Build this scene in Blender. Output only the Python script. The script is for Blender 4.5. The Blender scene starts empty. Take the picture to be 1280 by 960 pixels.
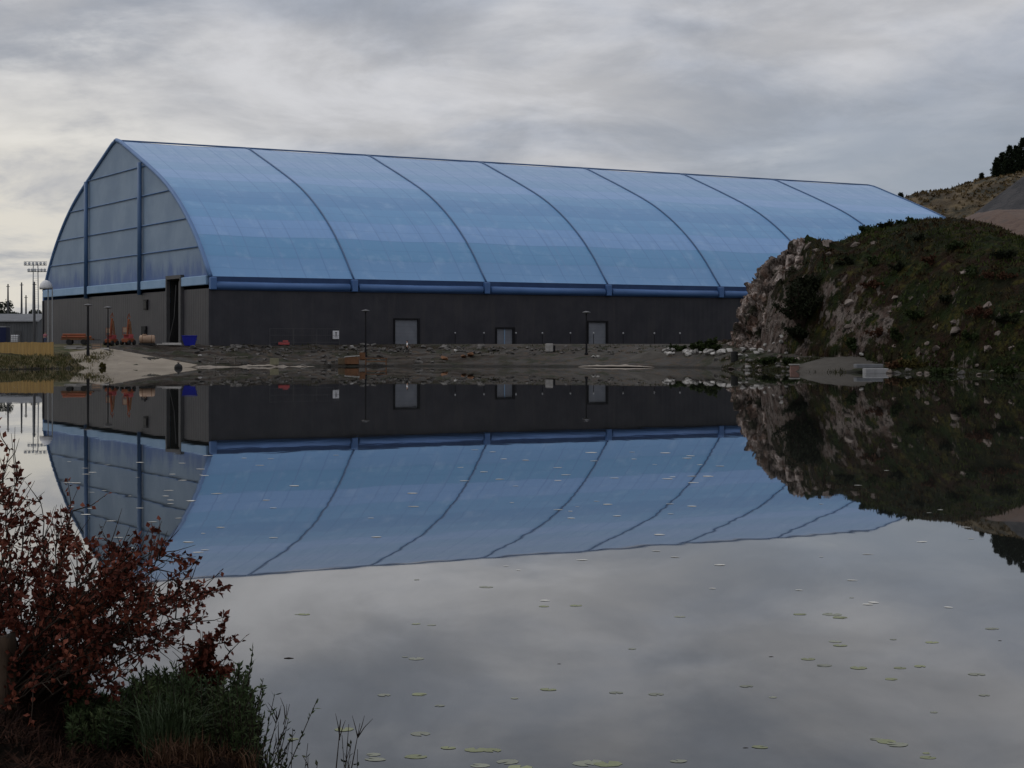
import bpy, math, random
from mathutils import Vector, Matrix, noise as mn
R = math.radians
random.seed(7)
sc = bpy.context.scene
COL = sc.collection

# ------------------------------------------------------------ camera
F, HY, CAMH = 2200.0, 428.0, 3.4          # focal length in photo pixels, horizon row, eye height over the water
cam_d = bpy.data.cameras.new('camera'); cam = bpy.data.objects.new('camera', cam_d); COL.objects.link(cam)
cam.location = (0, 0, CAMH); cam.rotation_euler = (R(90), 0, 0)
cam_d.sensor_width = 36; cam_d.lens = 36 * F / 1280; cam_d.shift_y = -(480 - HY) / 1280
cam_d.clip_start = 0.2; cam_d.clip_end = 9000
sc.camera = cam

# ------------------------------------------------------------ sky, sun, exposure
SUN_EL, SUN_AZ = 42.0, -75.0              # azimuth from +Y, negative = to the left
w = bpy.data.worlds.new('World'); sc.world = w; w.use_nodes = True
nt = w.node_tree; N = nt.nodes; L = nt.links
for n in list(N): N.remove(n)
def wn(t, **k):
    n = N.new(t)
    for a, b in k.items(): setattr(n, a, b)
    return n
def wmath(op, a, b=None, c=None, clamp=False):
    n = wn('ShaderNodeMath', operation=op, use_clamp=clamp)
    for i, x in enumerate((a, b, c)):
        if x is None: continue
        if isinstance(x, (int, float)): n.inputs[i].default_value = x
        else: L.new(x, n.inputs[i])
    return n.outputs[0]
def wmix(fac, a, b, blend='MIX'):
    n = wn('ShaderNodeMix', data_type='RGBA', blend_type=blend)
    for i, x in ((0, fac), (6, a), (7, b)):
        if isinstance(x, (int, float)): n.inputs[i].default_value = x
        elif isinstance(x, tuple): n.inputs[i].default_value = (*x, 1)
        else: L.new(x, n.inputs[i])
    return n.outputs[2]
tc = wn('ShaderNodeTexCoord'); sep = wn('ShaderNodeSeparateXYZ'); L.new(tc.outputs['Generated'], sep.inputs[0])
sx, sy, sz = sep.outputs
zc = wmath('MAXIMUM', sz, 0.0)
den = wmath('ADD', zc, 0.22)
comb = wn('ShaderNodeCombineXYZ')
L.new(wmath('DIVIDE', sx, den), comb.inputs[0]); L.new(wmath('DIVIDE', sy, den), comb.inputs[1])
def wnoise(scale, detail, rough, off, dist=0.0, stretch=(1, 1, 1)):
    m = wn('ShaderNodeMapping'); m.inputs['Location'].default_value = off; m.inputs['Scale'].default_value = stretch
    L.new(comb.outputs[0], m.inputs[0])
    t = wn('ShaderNodeTexNoise'); t.inputs['Scale'].default_value = scale; t.inputs['Detail'].default_value = detail
    t.inputs['Roughness'].default_value = rough; t.inputs['Distortion'].default_value = dist
    L.new(m.outputs[0], t.inputs['Vector']); return t.outputs['Fac']
def wrange(x, a, b):
    n = wn('ShaderNodeMapRange'); n.interpolation_type = 'SMOOTHSTEP'
    L.new(x, n.inputs[0]); n.inputs[1].default_value = a; n.inputs[2].default_value = b
    return n.outputs[0]
n1 = wnoise(2.0, 8, .56, (5.18, 13.71, 13.68), .25)
n2 = wnoise(1.3, 4, .5, (16.99, 3.71, 4.61), .2)
n3 = wnoise(3.0, 8, .6, (2.94, 4.5, 14.68), .4)
dark, mid, bright = (.355, .38, .435), (.545, .545, .565), (.76, .745, .72)
c = wmix(wrange(n1, .34, .62), dark, mid)
hi = wmath('MULTIPLY', wrange(n2, .50, .68), wrange(n3, .40, .66))
c = wmix(wmath('MULTIPLY', hi, .85), c, bright)
tat = wmath('ADD', wmath('MULTIPLY', wrange(n3, .34, .66), .30), .88)
tc_ = wn('ShaderNodeCombineXYZ'); [L.new(tat, tc_.inputs[i]) for i in range(3)]
c = wmix(1.0, c, tc_.outputs[0], 'MULTIPLY')
# thinner, warm cloud low on the left, bluer and darker on the right
lowl = wmath('MULTIPLY', wrange(wmath('MULTIPLY', sx, -1.0), .08, .30), wrange(wmath('MULTIPLY', zc, -1.0), -.19, -.05))
c = wmix(wmath('MULTIPLY', lowl, wrange(n3, .30, .56)), c, (.74, .70, .62))
c = wmix(wmath('MULTIPLY', wmath('MULTIPLY', wrange(sx, .02, .24), wrange(wmath('MULTIPLY', zc, -1.0), -.17, -.085)), .8), c, (.29, .335, .40))
# an overcast sky is about three times brighter overhead than at the horizon
gain = wmath('ADD', wmath('MULTIPLY', wrange(sz, .15, .9), .45), 1.0)
gc = wn('ShaderNodeCombineXYZ'); [L.new(gain, gc.inputs[i]) for i in range(3)]
c = wmix(1.0, c, gc.outputs[0], 'MULTIPLY')
c = wmix(1.0, c, (10.0, 10.0, 10.0), 'MULTIPLY')
sky = wn('ShaderNodeTexSky'); sky.sky_type = 'NISHITA'; sky.sun_disc = False
sky.sun_elevation = R(SUN_EL); sky.sun_rotation = R(SUN_AZ)
c = wmix(.96, sky.outputs[0], c)
bg = wn('ShaderNodeBackground'); bg.inputs['Strength'].default_value = .1; L.new(c, bg.inputs['Color'])
out = wn('ShaderNodeOutputWorld'); L.new(bg.outputs[0], out.inputs[0])
sd = bpy.data.lights.new('sun', 'SUN'); sd.energy = .5; sd.angle = R(18); sd.color = (1, .95, .88)
so = bpy.data.objects.new('sun', sd); COL.objects.link(so)
to_sun = Vector((math.sin(R(SUN_AZ)) * math.cos(R(SUN_EL)), math.cos(R(SUN_AZ)) * math.cos(R(SUN_EL)), math.sin(R(SUN_EL))))
so.rotation_euler = to_sun.to_track_quat('Z', 'Y').to_euler()
vs = sc.view_settings
vs.view_transform = 'Standard'; vs.look = 'None'; vs.gamma = 1; vs.exposure = 0; vs.use_curve_mapping = False
sc.cycles.use_denoising = True
sc.cycles.max_bounces = 6

# ------------------------------------------------------------ material helpers
def mat(name, cols, scale=1.0, rough=.8, detail=5, bump=0.0, bscale=None, stretch=(1, 1, 1), spec=.3, metal=0.0, lo=.3, hi=.7, rand=0.0):
    """noise between several real surface colours, optional fine bump"""
    m = bpy.data.materials.new(name); m.use_nodes = True
    t = m.node_tree; b = t.nodes['Principled BSDF']
    b.inputs['Roughness'].default_value = rough; b.inputs['Specular IOR Level'].default_value = spec; b.inputs['Metallic'].default_value = metal
    co = t.nodes.new('ShaderNodeTexCoord'); mp = t.nodes.new('ShaderNodeMapping'); mp.inputs['Scale'].default_value = stretch
    t.links.new(co.outputs['Object'], mp.inputs[0])
    no = t.nodes.new('ShaderNodeTexNoise'); no.inputs['Scale'].default_value = scale; no.inputs['Detail'].default_value = detail; no.inputs['Roughness'].default_value = .6
    t.links.new(mp.outputs[0], no.inputs['Vector'])
    rp = t.nodes.new('ShaderNodeValToRGB'); e = rp.color_ramp.elements
    e[0].position = lo; e[0].color = (*cols[0], 1); e[1].position = hi; e[1].color = (*cols[-1], 1)
    for i, cc in enumerate(cols[1:-1]):
        x = e.new(lo + (hi - lo) * (i + 1) / (len(cols) - 1)); x.color = (*cc, 1)
    t.links.new(no.outputs['Fac'], rp.inputs[0])
    colour = rp.outputs[0]
    if rand:
        oi = t.nodes.new('ShaderNodeObjectInfo'); hs = t.nodes.new('ShaderNodeHueSaturation')
        mr = t.nodes.new('ShaderNodeMapRange'); mr.inputs[3].default_value = 1 - rand; mr.inputs[4].default_value = 1 + rand
        t.links.new(oi.outputs['Random'], mr.inputs[0]); t.links.new(mr.outputs[0], hs.inputs['Value']); t.links.new(colour, hs.inputs['Color'])
        colour = hs.outputs[0]
    t.links.new(colour, b.inputs['Base Color'])
    if bump:
        n2 = t.nodes.new('ShaderNodeTexNoise'); n2.inputs['Scale'].default_value = bscale or scale * 4; n2.inputs['Detail'].default_value = 6
        t.links.new(mp.outputs[0], n2.inputs['Vector'])
        bp = t.nodes.new('ShaderNodeBump'); bp.inputs['Strength'].default_value = 1; bp.inputs['Distance'].default_value = bump
        t.links.new(n2.outputs['Fac'], bp.inputs['Height']); t.links.new(bp.outputs[0], b.inputs['Normal'])
    return m

class G:
    """node-graph shorthand"""
    def __init__(s, name):
        s.m = bpy.data.materials.new(name); s.m.use_nodes = True; s.t = s.m.node_tree; s.b = s.t.nodes['Principled BSDF']
    def new(s, k, **a):
        n = s.t.nodes.new(k)
        for x, y in a.items(): setattr(n, x, y)
        return n
    def ln(s, a, b): s.t.links.new(a, b)
    def put(s, sock, x):
        if isinstance(x, (int, float)): sock.default_value = x
        elif isinstance(x, tuple): sock.default_value = (*x, 1) if len(x) == 3 and sock.type == 'RGBA' else x
        else: s.ln(x, sock)
    def math(s, op, *a, clamp=False):
        n = s.new('ShaderNodeMath', operation=op, use_clamp=clamp)
        for i, x in enumerate(a): s.put(n.inputs[i], x)
        return n.outputs[0]
    def mix(s, f, a, b, blend='MIX'):
        n = s.new('ShaderNodeMix', data_type='RGBA', blend_type=blend)
        s.put(n.inputs[0], f); s.put(n.inputs[6], a); s.put(n.inputs[7], b); return n.outputs[2]
    def noise(s, vec, scale, detail=5, rough=.55, stretch=(1, 1, 1), off=(0, 0, 0), dist=0):
        m = s.new('ShaderNodeMapping'); m.inputs['Scale'].default_value = stretch; m.inputs['Location'].default_value = off; s.ln(vec, m.inputs[0])
        n = s.new('ShaderNodeTexNoise'); n.inputs['Scale'].default_value = scale; n.inputs['Detail'].default_value = detail
        n.inputs['Roughness'].default_value = rough; n.inputs['Distortion'].default_value = dist
        s.ln(m.outputs[0], n.inputs['Vector']); return n.outputs['Fac']
    def step(s, x, a, b):
        n = s.new('ShaderNodeMapRange'); n.interpolation_type = 'SMOOTHSTEP'; s.put(n.inputs[0], x)
        n.inputs[1].default_value = a; n.inputs[2].default_value = b; return n.outputs[0]
    def bump(s, h, d, st=1.0):
        n = s.new('ShaderNodeBump'); n.inputs['Strength'].default_value = st; n.inputs['Distance'].default_value = d
        s.ln(h, n.inputs['Height']); s.ln(n.outputs[0], s.b.inputs['Normal'])

# ------------------------------------------------------------ mesh helpers
class MB:
    def __init__(s): s.v = []; s.f = []; s.uv = None
    def add(s, vs, fs):
        o = len(s.v); s.v += [tuple(x) for x in vs]; s.f += [tuple(i + o for i in f) for f in fs]; return s
    def box(s, c, d, M=None):
        hx, hy, hz = d[0] / 2, d[1] / 2, d[2] / 2
        p = [Vector((x * hx, y * hy, z * hz)) for z in (-1, 1) for y in (-1, 1) for x in (-1, 1)]
        if M is not None: p = [M @ q for q in p]
        p = [q + Vector(c) for q in p]
        return s.add(p, [(0, 2, 3, 1), (4, 5, 7, 6), (0, 1, 5, 4), (2, 6, 7, 3), (0, 4, 6, 2), (1, 3, 7, 5)])
    def tube(s, pts, rad, n=8, cap=True):
        pts = [Vector(p) for p in pts]; k = len(pts)
        rad = [rad] * k if isinstance(rad, (int, float)) else rad
        o = len(s.v); ref = None
        for i, p in enumerate(pts):
            d = (pts[min(i + 1, k - 1)] - pts[max(i - 1, 0)])
            d = d.normalized() if d.length > 1e-9 else Vector((0, 0, 1))
            if ref is None: ref = Vector((1, 0, 0)) if abs(d.x) < .8 else Vector((0, 1, 0))
            a = (ref - d * ref.dot(d)).normalized(); ref = a; b = d.cross(a)
            s.v += [tuple(p + (a * math.cos(2 * math.pi * j / n) + b * math.sin(2 * math.pi * j / n)) * rad[i]) for j in range(n)]
        for i in range(k - 1):
            for j in range(n):
                j2 = (j + 1) % n
                s.f.append((o + i * n + j, o + i * n + j2, o + (i + 1) * n + j2, o + (i + 1) * n + j))
        if cap: s.f += [tuple(o + j for j in range(n))[::-1], tuple(o + (k - 1) * n + j for j in range(n))]
        return s
    def lathe(s, prof, c=(0, 0, 0), n=14):
        o = len(s.v); k = len(prof)
        for r, z in prof:
            s.v += [(c[0] + r * math.cos(2 * math.pi * j / n), c[1] + r * math.sin(2 * math.pi * j / n), c[2] + z) for j in range(n)]
        for i in range(k - 1):
            for j in range(n):
                j2 = (j + 1) % n; s.f.append((o + i * n + j, o + i * n + j2, o + (i + 1) * n + j2, o + (i + 1) * n + j))
        s.f += [tuple(o + j for j in range(n))[::-1], tuple(o + (k - 1) * n + j for j in range(n))]
        return s
    def grid(s, nu, nv, fn):
        o = len(s.v)
        for j in range(nv):
            for i in range(nu): s.v.append(tuple(fn(i, j)))
        for j in range(nv - 1):
            for i in range(nu - 1):
                a = o + j * nu + i; s.f.append((a, a + 1, a + nu + 1, a + nu))
        return s
    def build(s, name, m, parent=None, smooth=False, loc=None, bevel=0):
        me = bpy.data.meshes.new(name); me.from_pydata(s.v, [], s.f); me.update()
        if m is not None: me.materials.append(m)
        if smooth: me.polygons.foreach_set('use_smooth', [True] * len(me.polygons))
        o = bpy.data.objects.new(name, me); COL.objects.link(o)
        if parent is not None: o.parent = parent
        if loc is not None: o.location = loc
        if bevel:
            b = o.modifiers.new('bevel', 'BEVEL'); b.width = bevel; b.segments = 2; b.limit_method = 'ANGLE'
        return o
def tag(o, label=None, cat=None, group=None, kind=None):
    for k, x in (('label', label), ('category', cat), ('group', group), ('kind', kind)):
        if x: o[k] = x
    return o
def empty(name, loc, label, cat, group=None, rz=0):
    o = bpy.data.objects.new(name, None); COL.objects.link(o); o.location = loc; o.rotation_euler.z = rz
    o.empty_display_size = .3
    return tag(o, label, cat, group)
def copy_tree(o, parent=None):
    c = o.copy(); COL.objects.link(c)
    if parent is not None: c.parent = parent
    for ch in [x for x in COL.objects if x.parent == o]: copy_tree(ch, c)
    return c
def fbm(x, y, z, o=4, H=1.0): return mn.fractal(Vector((x, y, z)), H, 2.0, o)
def interp(x, xs, ys):
    if x <= xs[0]: return ys[0]
    for i in range(1, len(xs)):
        if x <= xs[i]:
            t = (x - xs[i - 1]) / (xs[i] - xs[i - 1]); return ys[i - 1] + (ys[i] - ys[i - 1]) * t
    return ys[-1]
def sstep(a, b, x):
    t = min(1, max(0, (x - a) / (b - a))); return t * t * (3 - 2 * t)

# ------------------------------------------------------------ the land
SHX = [-400, -120, -80, -57, -50, -41, -30, -19, 0, 12.8, 22, 26, 30, 36, 42, 47, 60, 90, 160, 400]
SHY = [150, 178, 188, 197, 209, 214, 219, 223, 221, 217, 211, 196, 184, 175, 167, 158, 149, 138, 120, 100]
def shore(x): return interp(x, SHX, SHY) + 1.3 * fbm(x * .12, 3.3, 0, 3) + .35 * fbm(x * .6, 9.3, 0, 3)
def ground(x, y, sh=None):
    d = y - (shore(x) if sh is None else sh)
    if d < 0: return max(-1.5, d * .35)
    right = interp(d, [0, .6, 5, 12, 17, 20, 26], [0, .12, .75, 1.75, 2.5, 2.95, 3.17])
    left = interp(d, [0, .5, 4, 16, 22, 34, 42], [0, .42, .8, 1.75, 2.25, 3.0, 3.17])
    k = sstep(-54, -51, x)
    if d > 40 or (abs(x) < 60 and False): base = 3.17
    else: base = left * (1 - k) + right * k
    east = sstep(22, 27, x)                      # low gravelly foreshore below the knoll
    base = base * (1 - east) + east * interp(d, [0, .5, 6, 14, 30, 45], [0, .25, .9, 1.9, 3.0, 3.17])
    amp = sstep(0, 3, d) * (1 - sstep(19, 24, d))
    base += amp * ((.16 + .14 * (1 - sstep(-10, 8, x))) * fbm(x * .35, y * .35, 1, 4) + .07 * fbm(x * 1.6, y * 1.6, 5, 3))
    return base
KPX = [914, 920, 923, 926, 932, 941, 956, 969, 974, 985, 1010, 1040, 1060, 1080, 1110, 1150, 1185, 1215, 1245, 1280, 1400, 1600]
KPY = [445, 441, 425, 400, 374, 359, 345, 335, 316, 307, 309, 309, 301, 293, 284, 279, 277, 284, 297, 314, 335, 350]
KD = [interp(p, [914, 990, 1100, 1185, 1300, 1600], [224, 222, 212, 205, 203, 203]) for p in KPX]
KX = [(p - 640) / F * d for p, d in zip(KPX, KD)]
KZ = [CAMH + (HY - q) / F * d for q, d in zip(KPY, KD)]
def knoll(x, y, sh=None):
    sh = shore(x) if sh is None else sh
    if x < KX[0] - 2: return -5
    wob = .55 * fbm(x * .3, y * .22, 2, 4)
    xx = x + wob * .9 + .35 * fbm(x * .9, y * .9, 7, 3)
    xx -= 1.1 * (1 - sstep(34, 38, x)) + max(0, y - 222) * .55
    top = interp(xx, KX, KZ)
    yf = sh + interp(x, [24, 30, 35, 40, 48, 60], [18, 17.5, 11.5, 6.5, 3.5, 2.5])
    yf += 1.2 * fbm(x * .25, 4, 4, 3)
    yc = interp(x, [24, 34, 42, 50, 70, 120], [221, 219, 212, 205, 203, 203])
    t = (y - yf) / (yc - yf)
    if t < 0: return -5
    if t < 1:
        p = interp(x, [26, 32, 40, 55], [4.5, 3.6, 2.2, 1.7]); s = 1 - (1 - t) ** p
    else:
        s = 1 - (.95 if x < 40 else .5) * sstep(1, 2.2, t) * (1 if x < 45 else .3)
    g = ground(x, y, sh)
    r = 1 - abs(fbm(x * .16, y * .16, 3, 4)) * 2
    ledge = mn.cell(Vector((x * .28 + .4 * wob, y * .28, 1))) - .5
    cl = 1 - sstep(33, 44, x)
    rock = (.5 * r + .9 * fbm(x * .45, y * .45, 8, 4)) * (.5 + .6 * cl) + .45 * ledge * cl
    heath = .25 * fbm(x * 1.4, y * 1.4, 2, 3)
    soft = sstep(0, .12, t) * sstep(KX[0], KX[0] + 3, x)
    return g + (top - g) * s * (1 if xx > KX[0] else 0) + (rock * .75 + heath) * soft
def land(x, y):
    sh = shore(x); return max(ground(x, y, sh), knoll(x, y, sh))
def at(px, py, d0=150, d1=300):
    """the point of the far land seen at a photo pixel"""
    d = d0; last = None
    while d < d1:
        x = (px - 640) / F * d; z = CAMH + (HY - py) / F * d; g = land(x, d)
        if g >= z and last is not None:
            return Vector((x, d, g))
        last = d; d += .25
    x = (px - 640) / F * 245; return Vector((x, 245, land(x, 245)))
def ray(px, py, d): return Vector(((px - 640) / F * d, d, CAMH + (HY - py) / F * d))

xs = []
x = -1800.0
while x < 1800:
    xs.append(x); x += 60 if abs(x) > 260 else (8 if abs(x) > 95 else .42)
ds = [-8, -4, -2, -1, -.5, 0, .25] + [.5 * i for i in range(1, 60)] + [30 + 1.5 * i for i in range(1, 20)] + [66, 80, 110, 160, 240, 400, 700, 1200, 2200, 4500]
SH = [shore(x) for x in xs]
gm = MB().grid(len(xs), len(ds), lambda i, j: (xs[i], SH[i] + ds[j], ground(xs[i], SH[i] + ds[j], SH[i]) if ds[j] < 300 else 3.17))

g = G('gravel_ground')
co = g.new('ShaderNodeTexCoord').outputs['Object']
geo = g.new('ShaderNodeSeparateXYZ'); g.ln(co, geo.inputs[0])
base = g.mix(g.step(g.noise(co, .18, 5), .35, .65), (.042, .039, .036), (.070, .066, .061))
base = g.mix(g.step(g.noise(co, 1.1, 5, off=(4, 2, 0)), .45, .68), base, (.072, .054, .040))
base = g.mix(g.math('MULTIPLY', g.step(g.noise(co, .3, 5, off=(9, 9, 0)), .52, .62), .75), base, (.022, .026, .013))
leftveg = g.step(g.math('MULTIPLY', geo.outputs[0], -1), 51.0, 55.0)
base = g.mix(g.math('MULTIPLY', leftveg, .9), base, g.mix(g.step(g.noise(co, .5, 5), .4, .6), (.045, .05, .018), (.13, .11, .06)))
strk = g.math('MULTIPLY', g.step(g.noise(co, .5, 6, .65, stretch=(.18, 1.2, 1), off=(3, 5, 0)), .47, .62), g.step(geo.outputs[0], 8.0, -8.0))
base = g.mix(g.math('MULTIPLY', strk, .85), base, (.026, .019, .015))
vor = g.new('ShaderNodeTexVoronoi'); vor.inputs['Scale'].default_value = 2.4; g.ln(co, vor.inputs['Vector'])
base = g.mix(g.math('MULTIPLY', g.step(vor.outputs['Distance'], .35, .1), .55), base, g.mix(vor.outputs['Color'], (.03, .028, .025), (.10, .094, .088)))
eastveg = g.math('MAXIMUM', g.math('MULTIPLY', g.step(geo.outputs[0], 23.5, 29.0), g.step(g.noise(co, .5, 5, off=(2, 2, 7)), .36, .56)), g.step(geo.outputs[0], 37.0, 39.0))
base = g.mix(g.math('MULTIPLY', eastveg, .9), base, (.016, .022, .008))
wet = g.step(geo.outputs[2], .68, .40)
base = g.mix(g.math('MULTIPLY', wet, .75), base, (.014, .013, .011))
g.ln(base, g.b.inputs['Base Color']); g.b.inputs['Roughness'].default_value = .9; g.b.inputs['Specular IOR Level'].default_value = .1
g.bump(g.noise(co, 3, 6), .12)
M_ground = g.m
tag(gm.build('ground', M_ground), kind='structure')

# lake
WL = .34                                   # water level
g = G('lake_water')
co = g.new('ShaderNodeTexCoord').outputs['Object']
g.b.inputs['Base Color'].default_value = (.014, .015, .014, 1); g.b.inputs['Roughness'].default_value = .012; g.b.inputs['IOR'].default_value = 1.42
g.b.inputs['Specular IOR Level'].default_value = .5
hgt = g.math('ADD', g.math('MULTIPLY', g.noise(co, .9, 2, .5, stretch=(1, .45, 1)), 1.0), g.math('MULTIPLY', g.noise(co, .07, 2, .5), .5))
g.bump(hgt, .0011)
wm = MB(); wm.add([(-1900, -200, WL), (1900, -200, WL), (1900, 420, WL), (-1900, 420, WL)], [(0, 1, 2, 3)])
tag(wm.build('lake', g.m), kind='structure')

# knoll
ky = [150 + .45 * i for i in range(int(110 / .45))]
kx = []
x = KX[0] - 1.5
while x < 150:
    kx.append(x); x += .16 if x < 36 else (.4 if x < 66 else 3)
g = G('heath_and_rock')
co = g.new('ShaderNodeTexCoord').outputs['Object']; sp = g.new('ShaderNodeSeparateXYZ'); g.ln(co, sp.inputs[0])
nrm = g.new('ShaderNodeNewGeometry'); ns = g.new('ShaderNodeSeparateXYZ'); g.ln(nrm.outputs['Normal'], ns.inputs[0])
veg = g.mix(g.step(g.noise(co, .25, 6, .6), .38, .62), (.015, .024, .006), (.028, .015, .010))
veg = g.mix(g.step(g.noise(co, .6, 6, .6, off=(7, 3, 1)), .52, .66), veg, (.056, .050, .013))
veg = g.mix(g.step(g.noise(co, 1.6, 5, .6, off=(2, 8, 1)), .5, .7), veg, (.008, .009, .006))
rock = g.mix(g.step(g.noise(co, .5, 6, .65, off=(1, 1, 4)), .38, .62), (.090, .064, .053), (.185, .158, .142))
rock = g.mix(g.step(g.noise(co, 1.5, 7, .7, off=(5, 1, 4), stretch=(1, 1, .6)), .5, .62), rock, (.030, .025, .021))
rock = g.mix(g.step(g.noise(co, .9, 6, .65, off=(5, 6, 4)), .60, .72), rock, (.27, .24, .225))
isrock = g.math('ADD', g.math('MULTIPLY', g.step(sp.outputs[0], 34.5, 27.5), .55), g.math('MULTIPLY', g.step(ns.outputs[2], .72, .30), .38))
isrock = g.math('ADD', isrock, g.math('MULTIPLY', g.math('SUBTRACT', g.noise(co, .42, 6, .62, off=(3, 1, 9)), .5), 2.2))
crag = g.math('MULTIPLY', g.step(sp.outputs[0], 34.0, 35.5), g.math('MULTIPLY', g.step(sp.outputs[0], 41.0, 39.0), g.math('MULTIPLY', g.step(sp.outputs[2], 11.5, 9.5), g.step(sp.outputs[2], 2.6, 3.8))))
isrock = g.math('ADD', isrock, g.math('MULTIPLY', crag, .25))
isrock = g.step(isrock, .42, .60)
veg = g.mix(g.math('MULTIPLY', g.step(g.noise(co, .13, 6, .65, off=(6, 1, 2)), .48, .60), .75), veg, (.009, .012, .005))
colr = g.mix(isrock, veg, rock)
g.ln(colr, g.b.inputs['Base Color']); g.b.inputs['Roughness'].default_value = .9; g.b.inputs['Specular IOR Level'].default_value = .08
g.bump(g.math('ADD', g.noise(co, 1.2, 8, .65), g.math('MULTIPLY', g.noise(co, 5, 4), .3)), .9)
M_knoll = g.m
def kpt(i, j):
    x = kx[i]; y = ky[j]; z = knoll(x, y)
    cl = 1 - sstep(34, 46, x)
    q = .12
    dx = q * fbm(x * .5 + 31, y * .5, z * .5, 4) ; dy = q * 1.5 * fbm(x * .5, y * .5 + 17, z * .5, 4)
    if z < -1: return (x, y, -2)
    return (x + dx, y + dy, z)
tag(MB().grid(len(kx), len(ky), kpt).build('rocky_hill', M_knoll, smooth=False), kind='structure')

# the blasted cliff at the knoll's left end: a steep sheet of broken blocks
FA = [0, .10, .22, .36, .50, .64, .78, .90, 1.0]
FX = [31.5, 28.6, 27.9, 28.3, 30.2, 33.0, 36.2, 39.3, 42.0]; FY = [233, 228, 221.5, 213.5, 208.0, 204.6, 202.0, 200.0, 199.0]
FH = [8.0, 9.5, 10.6, 12.0, 13.6, 11.8, 8.2, 5.5, 4.0]; FW = [3, 4.5, 6.2, 8.5, 10.5, 11, 11, 10, 9]; FO = [-1.5, .1, .3, .5, .6, .8, 1.0, .5, -1.6]
def cliff_pt(a, h):
    fx, fy, hh, ww, oo = (interp(a, FA, q) for q in (FX, FY, FH, FW, FO))
    ind = (Vector((41, 221, 0)) - Vector((fx, fy, 0))).normalized()
    back = ww * (1 - (1 - h) ** (1 / 2.6)) if h < 1 else ww
    p = Vector((fx, fy, 0)) + ind * (back - oo); z0 = ground(fx, fy) - .5
    p.z = z0 + (hh + .5) * h
    q = Vector((p.x * .34 + p.z * .10, p.y * .34, p.z * .30)); q += mn.noise_vector(q * 1.3) * .35
    d, c_ = mn.voronoi(q); cr = mn.cell(Vector((c_[0].x * 91.7, c_[0].y * 57.3, c_[0].z * 33.1)))
    d2, c2 = mn.voronoi(q * 2.7); cr2 = mn.cell(Vector((c2[0].x * 71.7, c2[0].y * 37.3, c2[0].z * 53.1)))
    crack = min(1, (d[1] - d[0]) * 5)
    k = 1.5 * (cr - .45) + .5 * (cr2 - .5) - .55 * (1 - crack) + .35 * fbm(q.x * 4, q.y * 4, q.z * 4, 4)
    k *= sstep(0, .04, h) * (1 - .4 * sstep(.85, 1, h))
    nrm_ = (-ind + Vector((0, 0, .35 + .8 * h))).normalized()
    return p + nrm_ * k
g = G('broken_rock'); co = g.new('ShaderNodeTexCoord').outputs['Object']
nrm = g.new('ShaderNodeNewGeometry'); ns = g.new('ShaderNodeSeparateXYZ'); g.ln(nrm.outputs['Normal'], ns.inputs[0])
rk = g.mix(g.step(g.noise(co, .35, 6, .65, off=(1, 1, 4)), .38, .62), (.135, .085, .064), (.20, .165, .145))
rk = g.mix(g.step(g.noise(co, .8, 7, .7, off=(5, 6, 4), stretch=(1, 1, .7)), .50, .60), rk, (.44, .375, .345))
rk = g.mix(g.step(g.noise(co, .5, 7, .7, off=(15, 1, 4), stretch=(1, 1, .5)), .50, .60), rk, (.040, .032, .026))
rk = g.mix(g.math('MULTIPLY', g.step(g.noise(co, .45, 6, .65, off=(8, 1, 14)), .54, .62), .9), rk, (.018, .022, .009))
g.ln(rk, g.b.inputs['Base Color']); g.b.inputs['Roughness'].default_value = .9; g.b.inputs['Specular IOR Level'].default_value = .2
g.bump(g.math('ADD', g.noise(co, 1.6, 8, .7), g.math('MULTIPLY', g.noise(co, 6, 4), .3)), .5)
tag(MB().grid(300, 100, lambda i, j: cliff_pt(i / 299, j / 99)).build('rock_face', g.m), kind='structure')

# brown gravel bank behind the knoll top, and the far hillside with its grey scree
M_brown = mat('brown_gravel', [(.065, .043, .036), (.11, .074, .058), (.08, .062, .054)], .5, .95, 6, .15, 2)
def bpt(i, j):
    x = 44 + 1.2 * i; t = j / 24; y = 198 + 44 * t
    z = interp(x, [44, 54, 59, 63, 200], [11, 15.5, 19.0, 20.9, 21.4]) - 9.0 * (1 - sstep(-.2, .8, t)) + .18 * fbm(x * .5, y * .5, 0, 4)
    return (x, y, z)
tag(MB().grid(60, 25, bpt).build('dirt_road', M_brown), kind='structure')
HPX = [900, 1100, 1130, 1145, 1185, 1215, 1240, 1280, 1400, 1700]; HPY = [300, 262, 248, 243, 236, 228, 224, 217, 205, 190]
def hill_z(x, y):
    px = 640 + F * x / 420; zt = CAMH + (HY - interp(px, HPX, HPY)) / F * 420
    t = (y - 340) / 80
    s = sstep(-.1, 1, t) if t < 1 else 1 - .15 * (t - 1)
    return 2.6 + (zt - 2.6) * s + (1.0 * fbm(x * .08, y * .08, 3, 5) + .35 * fbm(x * .4, y * .4, 3, 4)) * sstep(0, .4, t)
g = G('dry_grass_hill'); co = g.new('ShaderNodeTexCoord').outputs['Object']
hc = g.mix(g.step(g.noise(co, .12, 6, .6), .4, .62), (.050, .034, .016), (.135, .098, .050))
hc = g.mix(g.step(g.noise(co, .13, 7, .7, off=(3, 3, 1)), .47, .58), hc, (.024, .021, .010))
g.ln(hc, g.b.inputs['Base Color']); g.b.inputs['Roughness'].default_value = .95; g.bump(g.noise(co, .8, 6, .65), .8)
M_hill = g.m
tag(MB().grid(150, 60, lambda i, j: (60 + 2.0 * i, 335 + 2.6 * j, hill_z(60 + 2.0 * i, 335 + 2.6 * j))).build('hillside', M_hill), kind='structure')
g = G('grey_scree'); co = g.new('ShaderNodeTexCoord').outputs['Object']
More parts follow.
